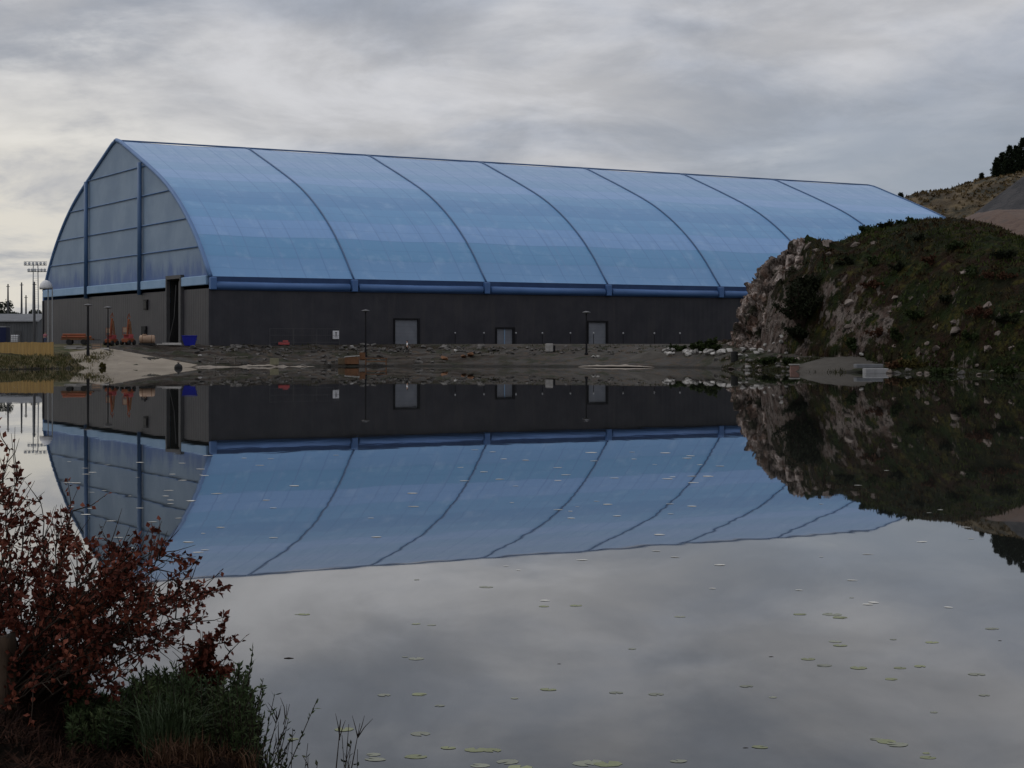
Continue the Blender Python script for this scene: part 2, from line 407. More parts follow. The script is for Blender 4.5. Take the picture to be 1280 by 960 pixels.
gs = g.mix(g.step(g.noise(co, .35, 5, .6, stretch=(1, 1, .25)), .4, .62), (.022, .022, .025), (.042, .040, .042))
g.ln(gs, g.b.inputs['Base Color']); g.b.inputs['Roughness'].default_value = .9; g.bump(g.noise(co, 1.5, 5), .3)
def spt(i, j):
    a = i / 39; t = j / 24
    top = ray(1212 + 160 * a, 271 - 52 * min(1, a / .43) - 6 * max(0, a - .43), 362)
    foot = Vector((top.x - 4 + 3 * a, 318 + 6 * a, 14))
    p = foot.lerp(top, t); p.z += (.7 * fbm(p.x * .2, p.y * .2, 2, 4)) * math.sin(math.pi * min(1, t * 1.0))
    return p
sb = MB().grid(40, 25, spt)
tag(sb.build('gravel_slope', g.m, smooth=True), kind='structure')

# ------------------------------------------------------------ the sports hall
A = Vector((-40.4, 235.0, 3.17)); U = Vector((.8632, .5049, 0)); V = Vector((-.5049, .8632, 0)); UP = Vector((0, 0, 1))
LEN, WID, BAY = 151.5, 80.5, 21.2
SK = [k * BAY for k in range(7)] + [LEN]
def hp(s, t, z): return A + U * s + V * t + UP * z - Vector((0, 0, 0))       # z above the yard
PZ = 3.17
HT = [0, 1.5, 3.6, 6.7, 10.5, 14.8, 19.9, 27.6, 34.3, 38.0, 39.6, 40.25]
HZ = [12.2, 13.8, 16.1, 18.95, 21.8, 24.45, 26.95, 29.95, 32.4, 33.75, 34.2, 34.3]
# smooth resample of the half arch (Catmull-Rom), by arc length
def arch_half(n=26):
    P = [Vector((a, b - PZ)) for a, b in zip(HT, HZ)]; P = [P[0] * 2 - P[1]] + P + [Vector((2 * P[-1].x - P[-2].x, P[-2].y))]
    o = []
    for i in range(1, len(P) - 2):
        for k in range(8):
            t = k / 8; p0, p1, p2, p3 = P[i - 1:i + 3]
            o.append(.5 * ((2 * p1) + (p2 - p0) * t + (2 * p0 - 5 * p1 + 4 * p2 - p3) * t * t + (3 * p1 - p0 - 3 * p2 + p3) * t ** 3))
    o.append(P[-2])
    acc = [0]
    for a, b in zip(o, o[1:]): acc.append(acc[-1] + (b - a).length)
    r = []
    for k in range(n + 1):
        tt = acc[-1] * k / n
        r.append(Vector((interp(tt, acc, [q.x for q in o]), interp(tt, acc, [q.y for q in o]))))
    return r, acc[-1]
half, half_len = arch_half()
ARCH = [(p.x, p.y) for p in half] + [(WID - p.x, p.y) for p in reversed(half[:-1])]
NA = len(ARCH)
def arch_z(t):
    t = min(t, WID - t); return interp(t, [p.x for p in half], [p.y for p in half])
hall = empty('sports_hall', A, 'long blue arched sports hall with dark cladded walls across the lake', 'building')
def hb(mb, name, m, parent=hall, smooth=False, bevel=0):
    """children keep world-shaped coordinates relative to the hall's corner"""
    base = parent
    off = A
    mb.v = [(a - off.x, b - off.y, c - off.z) for a, b, c in mb.v]
    return mb.build(name, m, parent, smooth, bevel=bevel)
# fabric
g = G('blue_roof_fabric')
uvn = g.new('ShaderNodeUVMap').outputs[0]; us = g.new('ShaderNodeSeparateXYZ'); g.ln(uvn, us.inputs[0])
su, sv = us.outputs[0], us.outputs[1]
band = g.math('FLOOR', g.math('DIVIDE', g.math('ADD', sv, g.math('MULTIPLY', g.noise(uvn, .05, 2), .6)), 4.35))
wn1 = g.new('ShaderNodeTexWhiteNoise', noise_dimensions='1D'); g.ln(band, wn1.inputs['W'])
fabric = g.mix(wn1.outputs['Value'], (.105, .250, .465), (.165, .310, .560))
fabric = g.mix(g.math('MULTIPLY', g.math('MODULO', band, 2), .5), fabric, (.095, .270, .465))
# lowest band deeper; towards the ridge the sky-lit paleness is painted into the fabric
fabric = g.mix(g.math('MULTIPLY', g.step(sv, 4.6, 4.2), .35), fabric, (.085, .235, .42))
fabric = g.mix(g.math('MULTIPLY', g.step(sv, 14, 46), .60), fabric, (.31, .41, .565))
wl = g.math('FRACT', g.math('DIVIDE', g.math('ADD', sv, .3), 2.175))
fabric = g.mix(g.math('MULTIPLY', g.step(wl, .90, .97), .28), fabric, (.07, .17, .34))
streak = g.noise(uvn, 1.0, 5, .6, stretch=(1.6, .035, 1))
fabric = g.mix(g.math('MULTIPLY', g.step(streak, .50, .68), .42), fabric, (.13, .25, .46))
fabric = g.mix(g.math('MULTIPLY', g.step(g.noise(uvn, .35, 6, .6), .5, .75), .18), fabric, (.45, .58, .76))
seam = g.math('ABSOLUTE', g.math('SUBTRACT', g.math('FRACT', g.math('DIVIDE', su, 3.533)), .5))
fabric = g.mix(g.math('MULTIPLY', g.step(seam, .462, .488), g.math('MULTIPLY', g.step(g.noise(uvn, .09, 3), .34, .55), .55)), fabric, (.08, .18, .38))
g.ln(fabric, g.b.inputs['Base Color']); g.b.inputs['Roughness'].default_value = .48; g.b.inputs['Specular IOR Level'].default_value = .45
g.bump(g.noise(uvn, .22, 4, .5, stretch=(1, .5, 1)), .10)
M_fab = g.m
NS = 8; cols = 7 * NS + 1
rm = MB()
def rpt(i, j):
    t, z = ARCH[j]; q_ = min(6, i // NS); s = SK[q_] + (SK[q_ + 1] - SK[q_]) * (i - q_ * NS) / NS
    bul = math.sin(math.pi * ((i % NS) / NS)) ** 2
    dip = -.22 * bul * (1 if z > 10 else .3)       # the membrane is pulled in a little between the arches
    nx, nz = ((t - WID / 2) / 45, .7)
    p = hp(s, t - nx * -dip * 0 + nx * dip, z + nz * dip); return p
rm.grid(cols, NA, rpt)
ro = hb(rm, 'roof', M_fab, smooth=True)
uvl = ro.data.uv_layers.new(name='UVMap')
acc = [0]
for a, b in zip(ARCH, ARCH[1:]): acc.append(acc[-1] + math.dist(a, b))
for li, l in enumerate(ro.data.loops):
    vi = l.vertex_index; j, i = divmod(vi, cols)
    vv = acc[j] if acc[j] <= half_len else 2 * half_len - acc[j]
    q_ = min(6, i // NS); uvl.data[li].uv = (21.2 * (i / NS), vv)
M_rib = mat('navy_arch_steel', [(.040, .095, .20), (.055, .12, .25)], .3, .5, 3, spec=.5)
M_tube = mat('blue_eave_tube', [(.050, .118, .28), (.068, .15, .34)], .25, .5, 4, spec=.4)
M_navy = mat('navy_membrane', [(.016, .040, .110), (.028, .062, .150)], .4, .6, 4)
M_skirt = mat('pale_blue_skirt', [(.17, .29, .45), (.24, .36, .52)], .3, .6, 5)
M_rim = mat('blue_arch_rim', [(.075, .15, .31), (.10, .19, .37)], .3, .5, 4)
for k in range(8):
    s = min(LEN - .1, max(.1, SK[k]))
    pts = []
    for j, (t, z) in enumerate(ARCH):
        a = ARCH[max(j - 1, 0)]; b = ARCH[min(j + 1, NA - 1)]; dt, dz = b[0] - a[0], b[1] - a[1]; l = math.hypot(dt, dz)
        pts.append(hp(s, t - dz / l * .10, z + dt / l * .10))
    o = hb(MB().tube(pts, .32 if k == 0 else .115, 8), 'arch_rib', M_rim if k == 0 else M_rib, smooth=True)
hb(MB().tube([hp(-.3, WID / 2, 34.3 - PZ + .08), hp(LEN + .3, WID / 2, 34.3 - PZ + .08)], .13, 8), 'roof_ridge', M_rib, smooth=True)
# walls: dark vertical-ribbed cladding
g = G('dark_cladding'); co = g.new('ShaderNodeTexCoord').outputs['Object']
wc = g.mix(g.step(g.noise(co, .35, 5, .6), .35, .65), (.024, .024, .031), (.035, .034, .041))
wc = g.mix(g.math('MULTIPLY', g.step(g.noise(co, .9, 5, .6, stretch=(1, 1, .12)), .5, .72), .5), wc, (.048, .045, .046))
g.ln(wc, g.b.inputs['Base Color']); g.b.inputs['Roughness'].default_value = .5; g.b.inputs['Specular IOR Level'].default_value = .35
M_wall = g.m
def clad(p0, p1, z0, z1, nrm, holes=()):
    """ribbed sheet wall from p0 to p1 with rectangular openings (a, b, ztop) measured along it"""
    d = (p1 - p0); ln = d.length; d.normalize(); mb = MB()
    pitch = .9; prof = [(0, 0), (.45, 0), (.52, .014), (.83, .014)]
    cuts = sorted(set([0, ln] + [k * pitch + a for k in range(int(ln / pitch) + 1) for a, _ in prof if k * pitch + a < ln] + [q for h in holes for q in h[:2]]))
    def off(a):
        r = a % pitch; return interp(r, [0, .45, .52, .83, .9], [0, 0, .014, .014, 0])
    for a, b in zip(cuts, cuts[1:]):
        zb = z0
        for h in holes:
            if a >= h[0] - 1e-6 and b <= h[1] + 1e-6: zb = h[2]
        if zb >= z1 - .01: continue
        pa = p0 + d * a + nrm * off(a); pb = p0 + d * b + nrm * off(b)
        mb.add([(pa.x, pa.y, pa.z + zb), (pb.x, pb.y, pb.z + zb), (pb.x, pb.y, pb.z + z1), (pa.x, pa.y, pa.z + z1)], [(0, 1, 2, 3)])
    return mb
WT = 10.55 - PZ
doors = [(27.4, 31.5, 3.65), (44.0, 47.2, 2.45), (59.9, 63.6, 3.5)]
hb(clad(hp(0, 0, -.4), hp(LEN, 0, -.4), 0, WT + .5, -V, [(a, b, c + .4) for a, b, c in doors]), 'side_wall', M_wall)
hb(clad(hp(0, WID, -.4), hp(LEN, WID, -.4), 0, WT + .5, V), 'side_wall', M_wall)
hb(clad(hp(0, WID, -.4), hp(0, 16.1, -.4), 0, WT + .5, -U), 'end_wall', M_wall)
hb(clad(hp(0, 10.5, -.4), hp(0, 0, -.4), 0, WT + .5, -U), 'end_wall', M_wall)
hb(clad(hp(LEN, 0, -.4), hp(LEN, WID, -.4), 0, WT + .5, U), 'end_wall', M_wall)
hb(MB().box(hp(-.02, -.05, WT / 2 - .2), (.36, .36, WT + .4), Matrix.Rotation(math.atan2(U.y, U.x), 3, 'Z')), 'corner_trim', M_wall)
hb(MB().box(hp(-.02, WID + .05, WT / 2 - .2), (.36, .36, WT + .4), Matrix.Rotation(math.atan2(U.y, U.x), 3, 'Z')), 'corner_trim', M_wall)
RU = Matrix.Rotation(math.atan2(U.y, U.x), 3, 'Z')
def ubox(s, t, z, ds_, dt_, dz_): return MB().box(hp(s, t, z), (ds_, dt_, dz_), RU)
# eaves: dark recess, blue tube, pale feet at every arch
for t, sg in ((0, -1), (WID, 1)):
    hb(ubox(LEN / 2, t - sg * .15, 11.85 - PZ, LEN, .3, .80), 'eave_recess', M_navy)
    for k in range(7):
        p0, p1 = hp(SK[k] + .75, t + sg * .12, 11.05 - PZ), hp(SK[k + 1] - .75, t + sg * .12, 11.05 - PZ)
        hb(MB().tube([p0, p0.lerp(p1, .5) - Vector((0, 0, .06)), p1], .53, 12), 'eave_tube', M_tube, smooth=True)
    for k in range(8):
        hb(ubox(min(LEN - .4, max(.4, SK[k])), t + sg * .25, 11.3 - PZ, .9, .72, 1.7), 'arch_foot', M_tube, bevel=.12)
    hb(ubox(LEN / 2, t + sg * .06, 10.48 - PZ, LEN, .34, .10), 'eave_flashing', M_navy)
# gable fabric, posts and rails
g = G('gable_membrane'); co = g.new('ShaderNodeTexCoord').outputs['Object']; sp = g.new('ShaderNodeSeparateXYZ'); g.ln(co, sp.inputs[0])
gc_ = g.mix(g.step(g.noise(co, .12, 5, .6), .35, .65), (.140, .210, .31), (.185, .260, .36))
show_through = g.math('ADD', g.math('MULTIPLY', sp.outputs[2], -.22), g.math('MULTIPLY', g.noise(co, .35, 5, .65, stretch=(1, 1, .3)), 2.2))
gc_ = g.mix(g.step(show_through, -1.75, -.85), gc_, (.055, .11, .26))  # translucent show-through painted in: blue blotches, denser towards the bottom
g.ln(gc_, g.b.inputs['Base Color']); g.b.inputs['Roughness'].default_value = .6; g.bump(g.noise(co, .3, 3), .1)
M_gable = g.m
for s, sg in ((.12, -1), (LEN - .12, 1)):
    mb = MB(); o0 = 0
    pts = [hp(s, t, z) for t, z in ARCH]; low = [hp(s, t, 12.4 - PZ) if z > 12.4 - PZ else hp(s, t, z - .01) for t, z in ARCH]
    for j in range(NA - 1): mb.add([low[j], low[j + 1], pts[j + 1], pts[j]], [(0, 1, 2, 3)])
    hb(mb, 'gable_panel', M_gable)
    for a, b in (((.6, 10.3), (16.3, WID - .6)) if sg < 0 else ((.6, WID - .6),)):
        hb(ubox(s + sg * .18, (a + b) / 2, 11.75 - PZ, .5, b - a, 1.25), 'gable_skirt', M_skirt, bevel=.1)
    for t in (28.0, 54.6):
        hb(MB().tube([hp(s + sg * .45, t, 10.4 - PZ), hp(s + sg * .45, t, arch_z(t) - .2)], .34, 8), 'gable_post', M_rib, smooth=True)
    for z in (16.4, 20.5, 24.9, 29.3):
        t0 = interp(z - PZ, [p.y for p in half], [p.x for p in half]) + .3
        hb(MB().tube([hp(s + sg * .12, t0, z - PZ), hp(s + sg * .12, WID - t0, z - PZ)], .085, 6), 'gable_rail', M_rim, smooth=True)
# tall entrance on the near gable: frame, dark passage, open leaf
M_black = mat('black_steel', [(.010, .010, .012), (.016, .016, .018)], 2, .6, spec=.12)
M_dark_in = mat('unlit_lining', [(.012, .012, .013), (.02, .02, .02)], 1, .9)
M_frame = mat('grey_door_frame', [(.055, .055, .058), (.075, .075, .08)], 1, .6)
fr = MB()
for t in (10.4, 16.2): fr.box(hp(-.12, t, 4.6), (.55, .4, 9.3), RU)
fr.box(hp(-.12, 13.3, 9.35), (.55, 6.2, .5), RU)
eo = hb(fr, 'tall_doorway', M_frame)
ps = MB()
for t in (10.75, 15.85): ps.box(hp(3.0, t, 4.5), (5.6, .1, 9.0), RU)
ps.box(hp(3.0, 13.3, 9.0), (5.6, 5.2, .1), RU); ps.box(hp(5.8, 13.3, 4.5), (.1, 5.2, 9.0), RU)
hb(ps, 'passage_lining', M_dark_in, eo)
hb(MB().box(hp(.25, 11.7, 4.4), (.14, 1.9, 8.7), RU), 'door_leaf', M_frame, eo)
hb(MB().tube([hp(-.5, 14.8, .1), hp(-.35, 12.9, 3.6), hp(-.25, 12.4, 8.2)], .05, 6), 'cable', M_frame, eo)
wi = hb(ubox(-.08, 25.8, 8.9 - PZ, .3, 1.5, 1.5), 'window', M_black); hb(ubox(-.26, 25.8, 8.9 - PZ, .05, 1.1, 1.1), 'pane', mat('window_glass', [(.008, .009, .011), (.012, .012, .014)], 1, .45, spec=.15), wi)
hb(ubox(-.1, 26.6, 1.3, .25, 2.0, 2.6), 'personnel_door', M_black)
# doors on the long side
g = G('grey_door_sheet'); co = g.new('ShaderNodeTexCoord').outputs['Object']; sp = g.new('ShaderNodeSeparateXYZ'); g.ln(co, sp.inputs[0])
dc = g.mix(g.step(g.noise(co, .7, 5), .35, .65), (.125, .135, .158), (.155, .165, .188))
ln_ = g.math('ABSOLUTE', g.math('SUBTRACT', g.math('FRACT', g.math('DIVIDE', sp.outputs[2], .5)), .5))
dc = g.mix(g.math('MULTIPLY', g.step(ln_, .44, .5), .4), dc, (.05, .055, .06)); g.ln(dc, g.b.inputs['Base Color']); g.b.inputs['Roughness'].default_value = .55
M_door = g.m
for n, (a, b, zt) in enumerate(doors):
    wd = b - a; fm = MB()
    fm.box(hp(a + .08, -.06, zt / 2 - .2), (.16, .34, zt + .4), RU); fm.box(hp(b - .17, -.06, zt / 2 - .2), (.34, .34, zt + .4), RU); fm.box(hp((a + b) / 2 - .1, -.06, zt - .11), (wd - .5, .34, .22), RU)
    d = hb(fm, 'door', M_black)
    if n == 1:
        q = (wd - .5) / 2
        for k in range(2): hb(ubox(a + .17 + q * (k + .5), .05, zt / 2 - .32, q - .06, .08, zt + .19), 'door_leaf', M_door, d)
        hb(ubox(a + .17 + q, -.03, zt / 2 - .3, .1, .1, zt + .1), 'door_astragal', M_skirt, d)
    else:
        hb(ubox((a + b) / 2 - .09, .05, zt / 2 - .32, wd - .53, .1, zt + .19), 'shutter', M_door, d)
# sign on the side wall
M_white = mat('white_paint', [(.55, .55, .57), (.68, .68, .70)], 3, .5)
M_ink = mat('dark_ink', [(.02, .02, .02), (.03, .03, .03)], 5, .6)
sp0 = hp(18.4, -.16, 1.28)
sg_ = empty('wall_sign', sp0, 'small white notice board with a dark upright mark on the cladding', 'sign', rz=math.atan2(U.y, U.x))
MB().box((0, 0, 0), (.95, .05, 1.15)).build('board', M_white, sg_, bevel=.02)
mk = MB().box((.02, -.04, .1), (.12, .02, .5)); mk.box((.02, -.04, .32), (.3, .02, .1)); mk.box((.02, -.04, -.28), (.5, .02, .06)).build('mark', M_ink, sg_)

# ------------------------------------------------------------ concrete slipway on the left
M_conc = mat('pale_concrete', [(.20, .17, .135), (.265, .23, .185)], .35, .9, 6, .03, 3)
pts = [(86, 442), (112, 438.5), (140, 438), (175, 444), (214, 452), (247, 458), (238, 460.5), (205, 462.3), (150, 463.6), (112, 464.2), (97, 457)]
cs = MB(); top = [at(*p) for p in pts]
cx = sum((p for p in top), Vector()) / len(top)
rings = 14; vs_ = []
for k in range(rings + 1):
    for p in top:
        q = cx.lerp(p, k / rings); vs_.append((q.x, q.y, max(ground(q.x, q.y), -.1) + .15))
for p in top: vs_.append((p.x, p.y, ground(p.x, p.y) - .4))
n = len(top); fs = []
for k in range(rings + 1):
    for i in range(n):
        i2 = (i + 1) % n; fs.append((k * n + i, k * n + i2, (k + 1) * n + i2, (k + 1) * n + i)[::-1])
cs.add(vs_, fs); tag(cs.build('slipway', M_conc), kind='structure')
# sand bar at the water's edge in the middle
M_sand = mat('pale_sand', [(.20, .17, .14), (.28, .245, .21)], 1.5, .9, 5, .02, 6)
sbm = MB(); a0, a1 = at(722, 461.5), at(818, 462)
def sbp(i, j):
    a = i / 30; p = a0.lerp(a1, a); wv = math.sin(math.pi * a) ** .5 * (1 + .25 * fbm(a * 5, 0, 3, 3))
    y = shore(p.x) + .6 * wv + 3.6 * wv * j / 8; zz = .36 + .24 * math.sin(math.pi * min(1, .12 + j / 8 * .9)) * wv
    return (p.x, y, max(zz, ground(p.x, y) + .03) if j < 8 else ground(p.x, y) - .02)
tag(sbm.grid(31, 9, sbp).build('sand_bar', M_sand, smooth=True), kind='structure')
# pale trodden strip along the water, left of the middle
stm = MB(); b0, b1 = at(236, 459.5), at(395, 459.5)
def stp(i, j):
    a = i / 40; x = b0.x + (b1.x - b0.x) * a; wv = math.sin(math.pi * a) ** .4; y = shore(x) + 1.7 + wv * .9 * j / 4 + .3
    return (x, y, ground(x, y) + .05 * math.sin(math.pi * j / 4) + .012)
tag(stm.grid(41, 5, stp).build('path', M_sand), kind='structure')

# ------------------------------------------------------------ stones
def stone_mesh(name, seed, m, flat=.65):
    """a broken rock: the hull of random points, edges knocked off a little"""
    import bmesh
    rn = random.Random(seed * 13 + 1); bm = bmesh.new()
    for k in range(18):
        v = Vector((rn.gauss(0, 1), rn.gauss(0, 1), rn.gauss(0, 1))).normalized() * .5 * rn.uniform(.8, 1.12)
        bm.verts.new((v.x * 1.1, v.y * .85, v.z * flat))
    h = bmesh.ops.convex_hull(bm, input=bm.verts); bmesh.ops.delete(bm, geom=[e for e in h['geom_interior'] if isinstance(e, bmesh.types.BMVert)], context='VERTS')
    bmesh.ops.bevel(bm, geom=bm.edges[:], offset=.012, segments=1, affect='EDGES')
    me = bpy.data.meshes.new(name); bm.to_mesh(me); bm.free(); me.materials.append(m); return me
M_stone = mat('grey_stone', [(.045, .042, .040), (.085, .080, .075), (.14, .132, .125)], 2, .9, 6, .05, 5, rand=.45, spec=0.15)
M_wstone = mat('pale_stone', [(.26, .25, .235), (.40, .385, .37)], 2, .9, 6, .05, 5, rand=.3)
M_pstone = mat('pinkish_rock', [(.06, .045, .038), (.15, .125, .11), (.26, .225, .205)], 1.2, .9, 7, .08, 4, rand=.3, spec=0.12)
stones = [stone_mesh('stone', k, M_stone) for k in range(6)]; wst = [stone_mesh('pale_stone', k + 9, M_wstone) for k in range(5)]; pst = [stone_mesh('outcrop', k + 20, M_pstone, .8) for k in range(6)]
def put_stone(me, p, s, name, label, group, cat='stone', sink=.2, rz=None):
    o = bpy.data.objects.new(name, me); COL.objects.link(o)
    o.scale = (s * random.uniform(.8, 1.3), s * random.uniform(.8, 1.2), s * random.uniform(.7, 1.1))
    o.rotation_euler = (random.uniform(-.3, .3), random.uniform(-.3, .3), random.uniform(0, 6.3) if rz is None else rz)
    o.location = (p.x, p.y, p.z + s * (.3 - sink)); tag(o, label, cat, group); return o
rng = random.Random(3)
for k in range(250):
    px = rng.uniform(238, 640) if k < 205 else rng.uniform(640, 800)
    py = rng.choice([rng.gauss(437, 3), rng.uniform(433, 458)]) if px < 560 else rng.gauss(439, 3)
    py = max(432.5, min(459, py))
    p = at(px, py); put_stone(rng.choice(stones), p, rng.choice([.35, .45, .6, .75, 1.0]) * rng.uniform(.8, 1.2), 'stone', 'grey rubble stone lying on the gravel in front of the hall', 'rubble stones in front of the hall')
for k in range(26):
    px = rng.uniform(826, 905); py = rng.gauss(443, 1.6)
    put_stone(rng.choice(wst), at(px, py), rng.uniform(.6, 1.25), 'boulder', 'pale boulder tipped in the heap left of the cliff foot', 'pale boulders left of the cliff', 'boulder', .05)
for px, py, s in [(912, 440, .9), (928, 441, 1.3), (938, 436, .8), (947, 434, .9), (951, 441, 1.0), (946, 444, .9), (957, 437, .7), (968, 432, .5), (977, 424, .75), (977, 434, .85), (983, 443, .6), (933, 447, .6), (941, 439, .7), (962, 441, .5), (935, 461, .7), (948, 459, .5), (1077, 445, .6), (925, 446, .7)]:
    put_stone(rng.choice(wst), at(px, py), s, 'boulder', 'white broken rock fallen at the foot of the cliff', 'white rocks at the cliff foot', 'boulder', .05)
for px, py, s in [(250, 445, .6), (264, 434, .35), (569, 440, .8), (440, 434, .6), (475, 437, .5), (742, 447, .9), (747, 446.5, .6)]:
    put_stone(rng.choice(wst), at(px, py), s, 'stone', 'single white stone among the grey rubble', 'white stones among the rubble')
for k in range(60):
    px = rng.uniform(895, 1015) if k < 42 else rng.uniform(1110, 1275); py = rng.uniform(446, 465) if k < 42 else rng.uniform(462, 472)
    p = at(px, py); put_stone(rng.choice(stones + pst), p, rng.uniform(.35, .95), 'stone', 'dark stone on the overgrown shore under the knoll', 'stones on the shore under the knoll')
# outcrops on the knoll, where the photo shows bare rock
for px, py, s in [(1012, 305, 2.6), (1022, 313, 2.0), (1000, 331, 2.2), (985, 333, 2.0), (1036, 319, 1.2), (1006, 346, 1.5), (992, 322, 1.8), (1030, 305, 2.2), (1036, 302, 1.6), (975, 340, 1.6), (1092, 304, 1.5), (1072, 306, 1.7),
                  (1063, 377, 1.9), (1070, 397, 1.3), (1060, 411, 1.2), (1088, 396, 1.0), (1110, 397, 1.1), (1111, 404, .9), (1195, 413, 1.8), (1193, 404, 1.4), (1172, 408, 1.3), (1172, 437, 1.8), (1236, 436, 1.6), (1204, 341, 1.3), (1112, 390, .9), (1206, 340, 1.0), (1248, 418, 1.0), (1266, 434, 1.2), (1235, 382, 1.5), (1278, 388, 1.3), (1118, 434, 1.0), (1160, 430, 1.0), (1140, 372, 1.0), (1120, 372, 1.1), (1222, 456, .9)]:
    put_stone(rng.choice(pst), at(px, py), s * .8, 'outcrop', 'pinkish grey rock outcrop showing through the heath on the knoll', 'outcrops on the knoll', 'rock', .5)

# ------------------------------------------------------------ site things
M_wood = mat('pale_timber', [(.32, .20, .07), (.44, .29, .11)], 1.2, .8, 5, stretch=(6, 6, .4))
M_greywood = mat('weathered_timber', [(.12, .105, .09), (.19, .17, .15)], 1.5, .9, 5, stretch=(4, 4, 1))
M_rust = mat('rusty_orange', [(.11, .055, .028), (.18, .085, .042)], 2, .85, 5)
M_orange = mat('orange_paint', [(.17, .045, .018), (.24, .068, .026)], 1, .55, 4)
M_red = mat('faded_red', [(.30, .05, .055), (.38, .08, .08)], 1, .7)
M_blue = mat('blue_paint', [(.008, .012, .22), (.012, .02, .30)], 1, .5, 4)
M_navyp = mat('navy_paint', [(.008, .014, .06), (.014, .022, .08)], 1, .6)
M_beige = mat('beige_paint', [(.26, .17, .115), (.36, .25, .175)], 1, .6, 5)
M_grey = mat('grey_steel', [(.075, .075, .08), (.11, .11, .115)], 1, .5, spec=.5)
M_lgrey = mat('pale_steel', [(.28, .29, .30), (.36, .37, .38)], 1, .5, spec=.5)
M_rubber = mat('black_rubber', [(.012, .012, .012), (.02, .02, .02)], 3, .8)
M_slab = mat('grey_slab', [(.22, .22, .225), (.33, .33, .335)], 1.5, .85, 5, .02, 5)

# board fence on the left bank
fz0 = ground(-60, 215)
fe = empty('board_fence', (-58.0, 213.5, 1.75), 'yellow board fence on the grassy bank at the left edge', 'fence')
x1 = (67 - 640) / F * 213.5 + 58.0
bm_ = MB()
for k in range(46):
    bx_ = x1 - .2 - .4 * k; hgt_ = 1.72 + rng.uniform(-.04, .04)
    bm_.box((bx_, -.0, hgt_ / 2 - .05), (.37, .035, hgt_))
bm_.build('boards', M_wood, fe)
rl = MB()
for z in (.35, 1.3): rl.box((x1 - 9.2, .055, z), (18.4, .07, .1))
rl.build('rail', M_greywood, fe)
for k in range(8): MB().box((x1 - .3 - 2.5 * k, .15, .6), (.1, .1, 2.2)).build('post', M_greywood, fe)

# lamp posts with flat heads
def lamp_post(pt, h_, label, arm=.55, r=.12, head=M_grey):
    o = empty('lamp_post', pt, label, 'lamp post', 'lamp posts round the hall')
    MB().lathe([(r * 1.9, -.3), (r * 1.9, .25), (r * 1.3, .3), (r, 1.2), (r * .7, h_ - .1)], n=10).build('pole', M_black, o, smooth=False)
    MB().lathe([(.08, h_ - .12), (arm * .55, h_ - .06), (arm, h_ + .02), (arm * .96, h_ + .1), (arm * .3, h_ + .2), (.05, h_ + .22)], n=14).build('lamp_head', head, o, smooth=True)
    return o
def lamp_at(px, ptop, pbase, label, **k):
    p = at(px, pbase); return lamp_post(p, CAMH + (HY - ptop) / F * p.y - p.z, label, **k)
lamp_at(110, 382, 447, 'black lamp post standing on the pale concrete slipway', r=.17)
lamp_at(135, 385, 434, 'slim lamp post behind the orange lifts on the yard', r=.09)
lamp_at(457, 389, 446, 'thin black lamp post beside the brown crates and timber trestle', r=.12)
lamp_at(733, 391, 444, 'black lamp post left of the narrow grey roller door', r=.12)

# low bollard lights in front of the long wall
bp = None
for px in (287, 406, 444, 521, 569, 605, 645, 678, 713, 742, 779, 818, 850):
    d = 246 + (px - 287) * .036; x = (px - 640) / F * d; d -= 3.2; p = Vector(((px - 640) / F * d, d, 0)); p.z = land(p.x, p.y)
    if bp is None:
        bp = empty('bollard_light', p, 'slender white-headed bollard light in front of the long dark wall', 'light', 'bollard lights along the hall')
        MB().lathe([(.045, -.2), (.045, 1.45)], n=8).build('post', M_black, bp)
        MB().lathe([(.06, 1.45), (.11, 1.52), (.13, 1.62), (.08, 1.7), (.02, 1.72)], n=10).build('lamp_head', M_lgrey, bp, smooth=True)
    else:
        c_ = copy_tree(bp); c_.location = p
# temporary mesh fence panels
tf = empty('mesh_fence', hp(7, -4, 0), 'thin see-through site fence standing before the dark wall', 'fence', rz=math.atan2(U.y, U.x))
fm = MB()
for k in range(4):
    fm.tube([(k * 3.4, 0, -.2), (k * 3.4, 0, 2.1)], .035, 6)
for z in (.25, 1.2, 2.08): fm.tube([(0, 0, z), (10.2, 0, z)], .022, 5)
fm.build('frame', M_frame, tf)
wi_ = MB()
for k in range(1, 34): wi_.tube([(k * .3, 0, .25), (k * .3, 0, 2.08)], .006, 4)
wi_.build('wire', M_frame, tf)

